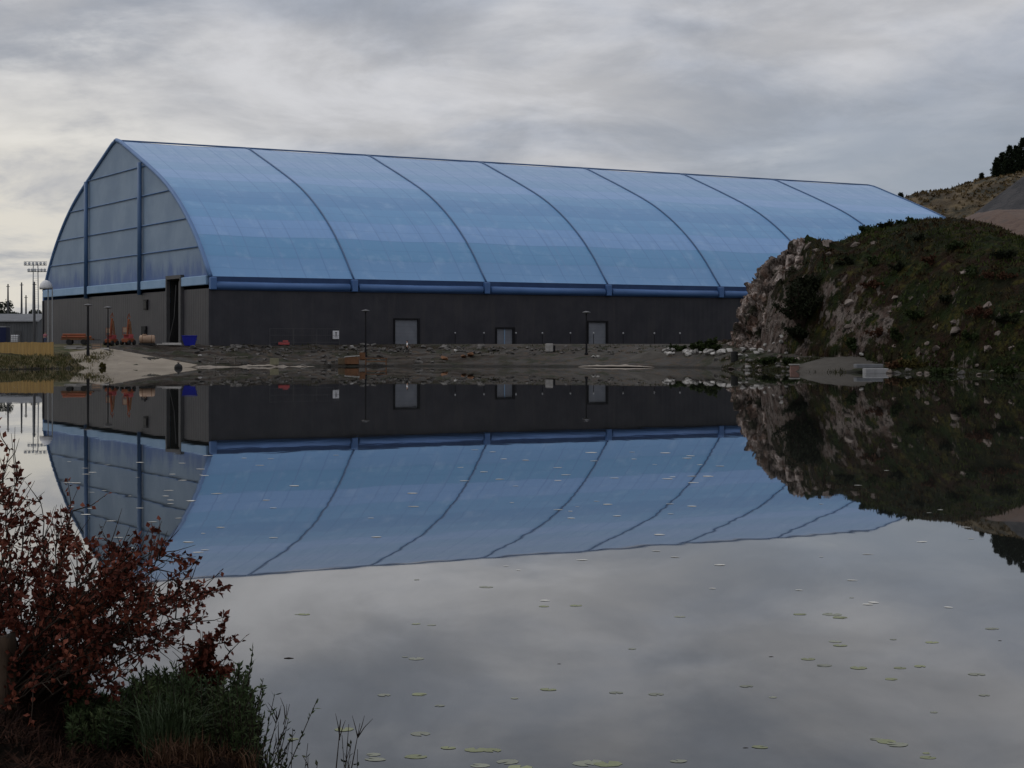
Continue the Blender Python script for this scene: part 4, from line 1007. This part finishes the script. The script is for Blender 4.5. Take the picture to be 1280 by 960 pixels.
# far trees behind the shed
M_fartree = mat('far_tree_leaves', [(.014, .020, .013), (.030, .040, .022)], .5, .85)
def round_tree(p, h_, w_, label, seed):
    rn = random.Random(seed); o = empty('leafy_tree', p, label, 'tree', 'trees behind the shed')
    tk_ = MB().tube([(0, 0, -.3), (0, 0, h_ * .5), (.2, 0, h_ * .8)], [h_ * .035, h_ * .025, .05], 7)
    mb = MB(); cl = []
    for k in range(16):
        v = rv(rn); c_ = Vector((v.x * w_ * .75, v.y * w_ * .75, h_ * .62 + v.z * h_ * .3)); cl.append((c_, w_ * rn.uniform(.25, .45)))
        tk_.tube([(0, 0, h_ * .4), c_], [.1, .04], 5)
    tk_.build('trunk', M_bark, o)
    for k in range(1900):
        c_, r = rn.choice(cl); leaf_quads(mb, c_ + rv(rn) * r * rn.random() ** .5, rv(rn), rn.uniform(.3, .6), rn.uniform(.1, .2), rn)
    mb.build('crown', M_fartree, o)
for px, ptop, D, w_, lab in [(2, 378, 372, 2.6, 'dark round tree at the left edge behind the shed'), (12, 376, 375, 2.6, 'dark round tree right of the left-edge one, taller'), (23, 385, 380, 1.5, 'narrow dark tree behind the shed between two masts'), (43, 384, 362, 1.2, 'dark tree top behind the mast nearest the hall'), (48, 387, 372, 1.3, 'dark tree touching the corner of the hall'), (-9, 380, 372, 2.6, 'dark tree mostly cut off by the left edge')]:
    p = ray(px, 430, D); p.z = 3.17; round_tree(p, CAMH + (HY - ptop) / F * D - 3.17, w_, lab, int(px * 7 + 900))

# ground cover on the knoll and the left bank (nobody could count it)
def cover(name, pts, m, ln, wd, per, seed, up=1.0):
    rn = random.Random(seed); mb = MB()
    for p in pts:
        for k in range(per):
            d = Vector((rn.gauss(0, .6), rn.gauss(0, .6), up)).normalized(); l = ln * rn.uniform(.5, 1.3)
            b = p + Vector((rn.uniform(-.3, .3), rn.uniform(-.3, .3), -.05)); s = Vector((rn.uniform(-1, 1), rn.uniform(-1, 1), 0)).normalized() * wd * rn.uniform(.6, 1.3)
            mb.add([b - s, b + s, b + d * l + s * .3, b + d * l - s * .3], [(0, 1, 2, 3)])
    return tag(mb.build(name, m), kind='stuff')
rn = random.Random(11); pk_ = []; ph_ = []; pg_ = []
while len(pk_) + len(ph_) + len(pg_) < 9500:
    x_ = rn.uniform(26, 66); y_ = rn.uniform(150, 226); sh_ = shore(x_); kz = knoll(x_, y_, sh_); gz_ = ground(x_, y_, sh_)
    if kz < gz_ + .05: continue
    if fbm(x_ * .35, y_ * .35, 6, 4) < (.25 if x_ < 34 else (-.02 if x_ < 40 else -.35)): continue
    (pk_ if fbm(x_ * .15, y_ * .15, 1, 3) > .05 else (ph_ if rn.random() < .45 else pg_)).append(Vector((x_, y_, kz)))
cover('heather', ph_, mat('heather', [(.018, .011, .007), (.032, .019, .010)], .5, .9, spec=0.06), .34, .10, 3, 21)
cover('moorland_grass', pk_, mat('moor_grass', [(.016, .026, .007), (.046, .054, .015)], .3, .9, spec=0.08), .36, .09, 3, 22)
cover('dry_moor_grass', pg_, mat('dry_moor_grass', [(.04, .034, .015), (.07, .058, .027)], .4, .9, spec=0.06), .36, .07, 3, 23)
rn = random.Random(12); pb_ = []
for k in range(2600):
    x_ = rn.uniform(-76, -50.3); y_ = shore(x_) + rn.uniform(.1, 15) ; pb_.append(Vector((x_, y_, ground(x_, y_))))
cover('bank_grass', pb_[:1500], mat('bank_grass', [(.036, .042, .013), (.08, .074, .028)], .6, .9, spec=0.1), .5, .05, 4, 24)
cover('dry_bank_grass', pb_[1500:], mat('dry_bank_grass', [(.13, .10, .05), (.20, .165, .095)], .6, .9, spec=0.1), .5, .05, 3, 25)
rn = random.Random(31); phg = []
for k in range(2600):
    x_ = rn.uniform(85, 150); y_ = rn.uniform(350, 424); phg.append(Vector((x_, y_, hill_z(x_, y_))))
cover('hill_grass', phg[:2300], mat('hill_grass', [(.055, .038, .017), (.135, .098, .05)], .12, .9, spec=.06), .6, .25, 4, 41)
cover('dark_hill_scrub', phg[2300:], mat('dark_hill_scrub', [(.028, .024, .012), (.05, .038, .02)], .3, .9, spec=.06), .5, .25, 3, 42)
rn = random.Random(13); pw = []
for k in range(900):
    x_ = rn.uniform(-40, 24); y_ = shore(x_) + rn.uniform(13, 21)
    if fbm(x_ * .2, y_ * .3, 9, 3) > .05 - .25 * sstep(12, 22, x_): pw.append(Vector((x_, y_, ground(x_, y_))))
for k in range(1500):
    x_ = rn.uniform(24.5, 34); y_ = shore(x_) + rn.uniform(.6, 12)
    if fbm(x_ * .3, y_ * .3, 19, 3) > -.12: pw.append(Vector((x_, y_, land(x_, y_))))
for k in range(1900):
    x_ = rn.uniform(27, 58); y_ = shore(x_) + rn.uniform(.3, 9)
    if (x_ > 37.5 or fbm(x_ * .35, y_ * .35, 29, 3) > -.1) and not 33.5 < x_ < 37.5: pw.append(Vector((x_, y_, land(x_, y_))))
cover('weeds', pw, mat('weeds', [(.022, .027, .011), (.05, .047, .022)], .6, .9, spec=0.08), .3, .05, 3, 26)

# ------------------------------------------------------------ lily pads and floating scraps
M_pad = mat('lily_pad_green', [(.15, .17, .075), (.205, .215, .11)], 4, .5, 5, rand=.25)
M_padd = mat('lily_pad_dull', [(.155, .165, .115), (.195, .20, .15)], 4, .45, 5, rand=.25)
def pad_mesh(name, seed, m):
    rn = random.Random(seed); mb = MB(); n_ = 18; v = [(0, 0, .0006)]
    notch = rn.uniform(0, 6.28)
    for k in range(n_ + 1):
        a = notch + .25 + (6.283 - .5) * k / n_; r = .5 * (1 + rn.uniform(-.07, .07)); v.append((r * math.cos(a), r * math.sin(a) * .92, rn.uniform(.0002, .0012)))
    mb.add(v, [(0, k, k + 1) for k in range(1, n_ + 1)])
    me = bpy.data.meshes.new(name); me.from_pydata(mb.v, [], mb.f); me.materials.append(m); return me
pads = [pad_mesh('lily_pad', k, M_pad) for k in range(5)]; padd = [pad_mesh('lily_pad', k + 5, M_padd) for k in range(5)]
def water(px, py): d = (CAMH - WL) * F / (py - HY); return Vector(((px - 640) / F * d, d, WL))
def put_pad(px, py, wpx, kind):
    p = water(px, py); o = bpy.data.objects.new('lily_pad', rng.choice(pads if kind else padd)); COL.objects.link(o)
    s = wpx / F * p.y; o.scale = (s, s * rng.uniform(.8, 1.1), 1); o.location = (p.x, p.y, WL + .0012 + rng.uniform(0, .0012)); o.rotation_euler.z = rng.uniform(-.4, .4)
    tag(o, 'green lily pad floating flat on the open lake' if kind else 'dull olive lily pad lying at the lake surface', 'lily pad', 'green lily pads' if kind else 'dull lily pads')
for px, py, w_ in [(770, 866, 22), (820, 868, 24), (1108, 927, 30), (1122, 931, 34), (1095, 924, 20), (380, 768, 20), (372, 768, 10), (685, 862, 26), (1073, 835, 26), (1050, 807, 22), (1044, 802, 20), (1010, 824, 22), (1030, 832, 24), (1114, 849, 20), (1165, 803, 22), (1125, 835, 20), (1150, 833, 18), (1040, 768, 30), (1050, 772, 24), (1000, 768, 22), (720, 757, 20), (680, 758, 16), (520, 946, 36), (480, 869, 20), (524, 868, 24), (615, 938, 30), (650, 960, 40), (760, 955, 46), (740, 952, 30), (950, 934, 26), (1240, 786, 22), (560, 935, 24), (600, 957, 30), (1160, 947, 26), (430, 912, 30), (520, 780, 14)]:
    put_pad(px, py, w_ * .8, rng.random() < .75)
for k in range(26):
    px = rng.uniform(300, 1275); py = 700 + 255 * rng.random() ** .9
    if px < 340 and py > 800: continue
    put_pad(px, py, rng.uniform(8, 26) * (py - HY) / 420, rng.random() < .25)
M_scrap = mat('pale_floating_leaf', [(.42, .41, .38), (.58, .57, .52)], 4, .6, rand=.3)
scr = [pad_mesh('floating_leaf', k + 30, M_scrap) for k in range(4)]
for k in range(120):
    px, py = (rng.uniform(85, 260), rng.uniform(575, 695)) if k < 38 else (rng.uniform(200, 900), 560 + abs(rng.gauss(0, 60)))
    if k > 90: px, py = rng.uniform(600, 1250), rng.uniform(560, 760)
    p = water(px, py); o = bpy.data.objects.new('floating_leaf', rng.choice(scr)); COL.objects.link(o)
    s = rng.uniform(5, 15) / F * p.y; o.scale = (s, s * rng.uniform(.45, .9), 1); o.location = (p.x, p.y, WL + .004); o.rotation_euler.z = rng.uniform(-.5, .5)
    tag(o, 'pale leaf scrap drifting on the mirrored lake', 'leaf', 'pale leaves drifting on the lake')
for px, py, s_ in [(361, 823, 12), (699, 830, 5), (964, 821, 6), (1250, 801, 5), (932, 935, 7), (1035, 767, 5)]:
    p = water(px, py); o = MB().tube([(-.5, 0, .01), (0, .08, .02), (.5, 0, .012)], [.05, .09, .03], 6).build('floating_twig', M_bark, loc=p); o.scale = (s_ / F * p.y,) * 3
    tag(o, 'dark twig scrap floating alone on the lake', 'twig', 'dark twigs on the lake')

# ------------------------------------------------------------ near bank
def near(x, y):
    base_ = 1.75 - .19 * y + .06 * fbm(x, y, 2, 3) + (.5 * sstep(-3, -12, x) if y < 9 else 0)
    m_ = sstep(-1.10, -1.40, x + .22 * fbm(y * .8, 2, 1, 3)) * sstep(10.6, 9.4, y + .3 * fbm(x * .9, 5, 1, 3)) * sstep(4.5, 7.5, y)
    z = base_ * (1 - m_) + m_ * (1.42 + .22 * sstep(-1.9, -2.6, x) + .12 * fbm(x * 1.7, y * 1.7, 3, 4))
    if y > 9.6: z -= (y - 9.6) * .6 * (1 - m_)
    return z + .035 * fbm(x * 6, y * 6, 1, 3)
g = G('peat_bank'); co = g.new('ShaderNodeTexCoord').outputs['Object']
pc = g.mix(g.step(g.noise(co, 3, 6, .65), .4, .62), (.005, .004, .003), (.014, .009, .007))
pc = g.mix(g.step(g.noise(co, 8, 5, .65, off=(3, 3, 1)), .55, .7), pc, (.030, .017, .012))
g.ln(pc, g.b.inputs['Base Color']); g.b.inputs['Roughness'].default_value = .95; g.b.inputs['Specular IOR Level'].default_value = .04; g.bump(g.noise(co, 14, 6, .7), .05)
nx_ = [-60, -40, -25, -15, -10, -7, -5] + [-4 + .06 * i for i in range(70)] + [.3, .8, 1.5, 3, 6, 10, 20, 40, 60]
ny_ = [-120, -60, -30, -15, -8, -4, -2, 0, 2, 4, 5, 6] + [6.5 + .07 * i for i in range(75)] + [12.2, 13.5]
tag(MB().grid(len(nx_), len(ny_), lambda i, j: (nx_[i], ny_[j], near(nx_[i], ny_[j]) if ny_[j] > -3 else 2.0)).build('near_bank', g.m, smooth=True), kind='structure')

# red-leaved bush: limbs arch out from the base, twigs carry the leaves
M_redleaf = mat('red_leaves', [(.05, .014, .010), (.105, .028, .018), (.18, .056, .032)], 6, .7, 4, spec=.12)
rn = random.Random(5)
def spray(name, base_pts, tips, m, label, cat, nleaf, ln, wd, lim_r=.016, bend=.25, twigs=7, spread=.16, seed=1, group=None, up=.2):
    rn = random.Random(seed); b0_ = base_pts[0]
    o = empty(name, b0_, label, cat, group)
    lm = MB(); tw = MB(); lf = MB(); spots = []
    for t in tips:
        s_ = rn.choice(base_pts); e = t
        mid1 = s_.lerp(e, .35) + Vector((0, 0, bend * (e - s_).length)) + rv(rn) * .06; mid2 = s_.lerp(e, .72) + Vector((0, 0, bend * .6 * (e - s_).length)) + rv(rn) * .05
        P = []
        for k in range(13):
            a = k / 12; P.append((1 - a) ** 3 * s_ + 3 * (1 - a) ** 2 * a * mid1 + 3 * (1 - a) * a * a * mid2 + a ** 3 * e - b0_)
        P = [q + rv(rn) * .008 for q in P]
        lm.tube(P, [lim_r * (1 - .85 * k / 12) + .0012 for k in range(13)], 6)
        for k in range(twigs):
            a = rn.uniform(.22, 1) ** .8; i = min(11, int(a * 12)); q = P[i].lerp(P[i + 1], a * 12 - i)
            d = ((P[i + 1] - P[i]).normalized() * .8 + rv(rn, up) * .9).normalized(); l = spread * rn.uniform(.5, 1.4)
            tq = [q, q + d * l * .5 + rv(rn) * .012, q + d * l + Vector((0, 0, .02))]
            tw.tube(tq, [.0035, .0022, .001], 4, cap=False)
            spots.append(tq)
    wts = [rn.random() ** 2.6 for _ in spots]; cum = []
    for q in wts: cum.append((cum[-1] if cum else 0) + q)
    for k in range(nleaf):
        tq = rn.choices(spots, cum_weights=cum)[0]; a = rn.random(); q = tq[0].lerp(tq[1], a * 2) if a < .5 else tq[1].lerp(tq[2], a * 2 - 1)
        d = ((tq[2] - tq[0]).normalized() * .6 + rv(rn) * .9).normalized()
        leaf_quads(lf, q + d * .006, d, ln * rn.uniform(.6, 1.25), wd * rn.uniform(.7, 1.25), rn, .3)
    lm.build('limb', M_bark, o, smooth=True); tw.build('twig', M_bark, o); lf.build('foliage', m, o)
    return o
D0 = 8.9
def tipp(px, py, dd=None): return ray(px, py, D0 + (rn.uniform(-.5, .6) if dd is None else dd))
bases = [ray(-30, 905, 8.8), ray(20, 905, 8.9), ray(55, 900, 9.1)]
tl = [(12, 562), (22, 590), (-10, 585), (2, 610), (50, 622), (35, 640), (70, 655), (92, 640), (60, 690), (85, 680), (20, 668), (-20, 650), (5, 700), (110, 700), (135, 690), (150, 680), (172, 684), (165, 705), (190, 690), (208, 682), (218, 690), (200, 712), (225, 720), (245, 730), (266, 738), (240, 748), (215, 750), (256, 770), (190, 760), (175, 740), (150, 735), (130, 745), (110, 725), (80, 730), (50, 740), (20, 745), (-15, 730), (0, 770), (40, 780), (75, 775), (105, 780), (140, 785), (165, 790), (195, 790), (225, 790), (235, 770), (30, 820), (60, 830), (90, 835), (130, 830), (170, 835), (120, 810), (155, 720), (205, 735)]
spray('red_leaved_bush', bases, [tipp(a, b) for a, b in tl], M_redleaf, 'dark red leaved bush arching over the water at lower left', 'bush', 8200, .036, .0130, .0055, .10, 19, .17, 3)
tl2 = [(262, 806), (278, 800), (290, 812), (270, 822), (250, 820), (286, 830), (240, 808), (255, 838), (275, 842)]
spray('red_leaved_sapling', [ray(215, 905, 9.3)], [tipp(a, b, .3) for a, b in tl2], M_redleaf, 'small brighter red sapling sticking out above the green shrub', 'bush', 1100, .038, .013, .005, .05, 7, .09, 4)
# green shrub: dense narrow-leaved stems
def stems_shrub(name, spots, m, label, ln, wd, per, seed, r0=.004, lean=.25, cat='shrub'):
    rn = random.Random(seed); b0_ = spots[0][0]; o = empty(name, b0_, label, cat); st = MB(); lf = MB()
    for b, h_ in spots:
        d = Vector((rn.gauss(0, lean), rn.gauss(0, lean), 1)).normalized(); P = []
        cv = rv(rn) * .1 * h_
        for k in range(6): a = k / 5; P.append(b - b0_ + d * h_ * a + cv * a * a)
        st.tube(P, [r0 * (1 - .8 * k / 5) + .0008 for k in range(6)], 4, cap=False)
        for k in range(per):
            a = rn.uniform(.12, 1); i = min(4, int(a * 5)); q = P[i].lerp(P[i + 1], a * 5 - i)
            dd = (d * .9 + rv(rn) * .9).normalized(); leaf_quads(lf, q, dd, ln * rn.uniform(.6, 1.3), wd, rn, .2)
        if len(spots) < 6: st.build('stem', M_bark, o); st = MB()
    if st.v: st.build('stem', M_bark, o)
    lf.build('foliage', m, o); return o
M_grn = mat('shrub_green', [(.016, .027, .012), (.038, .058, .022), (.062, .080, .032)], 5, .7, spec=.15)
rn = random.Random(9)
def nb(px, d):
    x_ = (px - 640) / F * d; return Vector((x_, d, near(x_, d) - .03))
def toph(px, py, b): return max(.08, CAMH + (HY - py) / F * b.y - b.z)
GX, GY = [80, 100, 130, 160, 185, 200, 230, 250, 270, 290, 310, 320, 335], [905, 888, 885, 850, 838, 835, 836, 850, 850, 845, 842, 870, 900]
sp_ = []
for k in range(430):
    px = rn.uniform(85, 325); b = nb(px, rn.uniform(8.5, 9.5)); t = interp(px, GX, GY) + abs(rn.gauss(0, 22)); sp_.append((b, toph(px, t, b)))
stems_shrub('green_shrub', sp_, M_grn, 'dense dark green shrub crowning the peaty bank at lower left', .036, .0055, 44, 6, .0035, .14)
sp_ = []
for px, py in [(303, 820), (308, 818), (300, 835), (312, 840), (318, 858), (296, 850), (322, 880), (315, 870), (306, 830), (310, 826), (324, 905), (318, 900), (328, 915)]:
    b = nb(px - 6, 9.0); sp_.append((b, toph(px, py, b)))
stems_shrub('leafy_sprig', sp_, mat('sprig_green', [(.03, .048, .018), (.06, .082, .034)], 5, .7), 'upright leafy sprig at the right end of the green shrub', .038, .0085, 46, 7, .004, .05, 'plant')
sp_ = [(nb(345 + rn.uniform(-16, 22), 8.9), rn.uniform(.12, .32)) for k in range(16)]
sp_ = [(b, toph(345, rn.uniform(918, 950), b)) for b, _ in sp_]
stems_shrub('trailing_plant', sp_, mat('olive_leaves', [(.03, .036, .014), (.06, .066, .028)], 5, .7), 'small olive leaved plant at the foot of the bank by the twigs', .03, .008, 40, 8, .003, .08, 'plant')
sp_ = []
for px, py in [(437, 952), (446, 950), (404, 955), (440, 960)]:
    b = nb(px, 8.6); sp_.append((b, toph(px, py, b)))
stems_shrub('small_seedling', sp_, mat('seedling_green', [(.03, .042, .016), (.05, .066, .026)], 5, .7), 'small leafy shoot at the bottom edge right of bare twigs', .03, .009, 34, 18, .003, .03, 'plant')
# bare twigs
def twig_shrub(name, base_, ends, label, r0=.012):
    o = empty(name, base_, label, 'twig'); rn = random.Random(int(base_.x * 100) + 5)
    for e in ends:
        mb = MB()
        P = [Vector((0, 0, 0)), (e - base_) * .4 + rv(rn) * .04, (e - base_) * .75 + rv(rn) * .03, e - base_]; mb.tube(P, [r0, r0 * .7, r0 * .4, .0012], 6)
        for k in range(5):
            a = rn.uniform(.45, .95); q = P[1].lerp(P[3], a); d = ((e - base_).normalized() + rv(rn) * .6).normalized(); mb.tube([q, q + d * .06, q + d * .11 + rv(rn) * .015], [.003, .002, .0008], 4)
        mb.build('stem', M_bark, o)
twig_shrub('bare_twigs', nb(405, 8.4), [ray(436, 905, 8.6), ray(426, 900, 8.5), ray(450, 904, 8.6), ray(385, 945, 8.5)], 'bare branching twigs rising from the bottom edge over the water', .010)
twig_shrub('dry_branch', nb(318, 9.0), [ray(362, 880, 9.1), ray(350, 886, 9.0), ray(360, 928, 9.1), ray(345, 930, 9.0)], 'dry branch leaning out right from the green shrub', .006)
# sedge and rusty grass tufts
def tuft(name, c_, n_, h_, w_, m, label, seed, droop=.35, cat='grass tuft'):
    rn = random.Random(seed); mb = MB()
    for k in range(n_):
        b = Vector((rn.gauss(0, w_), rn.gauss(0, w_), -.02)); a = rn.uniform(0, 6.28); hd = Vector((math.cos(a), math.sin(a), 0)); hh = h_ * rn.uniform(.55, 1.1); q = rn.uniform(.1, 1) * droop
        p1 = b + Vector((0, 0, hh * .55)) + hd * hh * q * .35; p2 = b + Vector((0, 0, hh * (1 - .35 * q))) + hd * hh * q; s_ = hd.cross(UP) * .0035
        mb.add([b - s_, b + s_, p1 + s_ * .8, p1 - s_ * .8, p2], [(0, 1, 2, 3), (3, 2, 4)])
    return tag(mb.build(name, m, loc=c_), label, cat)
M_sedge = mat('sedge_green', [(.026, .044, .018), (.055, .078, .034)], 5, .6)
M_rustg = mat('rusty_grass', [(.045, .021, .010), (.085, .042, .019)], 5, .8)
tuft('sedge_tuft', nb(208, 8.45), 300, .40, .05, M_sedge, 'arching green sedge tuft in front of the dark shrub', 1, 1.0)
tuft('rusty_grass_tuft', nb(226, 8.3), 340, .20, .07, M_rustg, 'rust orange dry grass tuft below the green sedge', 2, .7)
tuft('rusty_grass_tuft', nb(284, 8.5), 220, .14, .07, M_rustg, 'low rusty grass tuft at the right edge of the bank', 3, .8)
root = [q for q in COL.objects if q.name.startswith('green_shrub')][0]
MB().tube([nb(px, 9.0 + .2 * math.sin(px * .1)) + Vector((0, 0, .03)) - root.location for px in range(86, 326, 8)], .012, 6).build('root', M_bark, root)
# dark brush of dead stems under the red bush
rn = random.Random(23); mb = MB()
for k in range(2600):
    px = rn.uniform(-60, 120) if rn.random() < .75 else rn.uniform(120, 330); d_ = rn.uniform(8.0, 9.6); b = nb(px, d_); a = rn.uniform(0, 6.28)
    l = rn.uniform(.06, .24) * (1 if px < 110 else .55); d = Vector((math.cos(a) * .7, math.sin(a) * .7, rn.uniform(.2, 1.2))).normalized() * l
    m_ = b + d * .5 + Vector((rn.gauss(0, .012), rn.gauss(0, .012), .01)); s_ = d.cross(UP).normalized() * rn.uniform(.0015, .0035)
    e = b + d * (1 + rn.uniform(-.1, .1)) - Vector((0, 0, l * .25))
    mb.add([b - s_, b + s_, m_ + s_, m_ - s_, e], [(0, 1, 2, 3), (3, 2, 4)])
tag(mb.build('dead_brush', mat('dead_brush', [(.006, .004, .004), (.020, .011, .009), (.055, .026, .018)], 7, .9, spec=0.04)), kind='stuff')
# litter and dead bracken on the bank
rn = random.Random(17); mb = MB()
for k in range(6500):
    x_ = rn.uniform(-3.2, -1.25); y_ = rn.uniform(7.4, 9.9); b = Vector((x_, y_, near(x_, y_) + .004)); a = rn.uniform(0, 6.28)
    d = Vector((math.cos(a), math.sin(a), rn.uniform(-.1, .75))).normalized() * rn.uniform(.03, .11); s_ = d.cross(UP).normalized() * rn.uniform(.0015, .005)
    mb.add([b - s_, b + s_, b + d + s_ * .4, b + d - s_ * .4], [(0, 1, 2, 3)])
tag(mb.build('dead_bracken', mat('dead_bracken', [(.008, .005, .004), (.026, .013, .009), (.060, .030, .020)], 9, .9, spec=0.04)), kind='stuff')
# tree stump at the left edge
sb_ = nb(-2, 8.75); sh_h = CAMH + (HY - 798) / F * 8.75 - sb_.z
st_ = empty('tree_stump', sb_, 'pale brown broken stump at the left edge under the red bush', 'stump')
mb = MB(); n_ = 20
for k in range(9):
    z = -.06 + (sh_h + .06) * k / 8
    for j in range(n_):
        a = 6.283 * j / n_; r = .082 * (1.25 - .3 * min(1, max(0, z / sh_h))) * (1 + .3 * fbm(math.cos(a) * 1.6, math.sin(a) * 1.6, z * 3, 4)) * (1 + .1 * math.sin(5 * a))
        mb.v.append((r * math.cos(a), r * math.sin(a), z + (.09 * fbm(math.cos(a) * 2, math.sin(a) * 2, 4, 4) if k == 8 else 0)))
for k in range(8):
    for j in range(n_): j2 = (j + 1) % n_; mb.f.append((k * n_ + j, k * n_ + j2, (k + 1) * n_ + j2, (k + 1) * n_ + j))
mb.f.append(tuple(8 * n_ + j for j in range(n_)))
mb.build('trunk', mat('stump_wood', [(.010, .007, .005), (.040, .025, .016), (.075, .048, .030)], 14, .9, 5, .01, 30, stretch=(1, 1, .15)), st_, smooth=True)
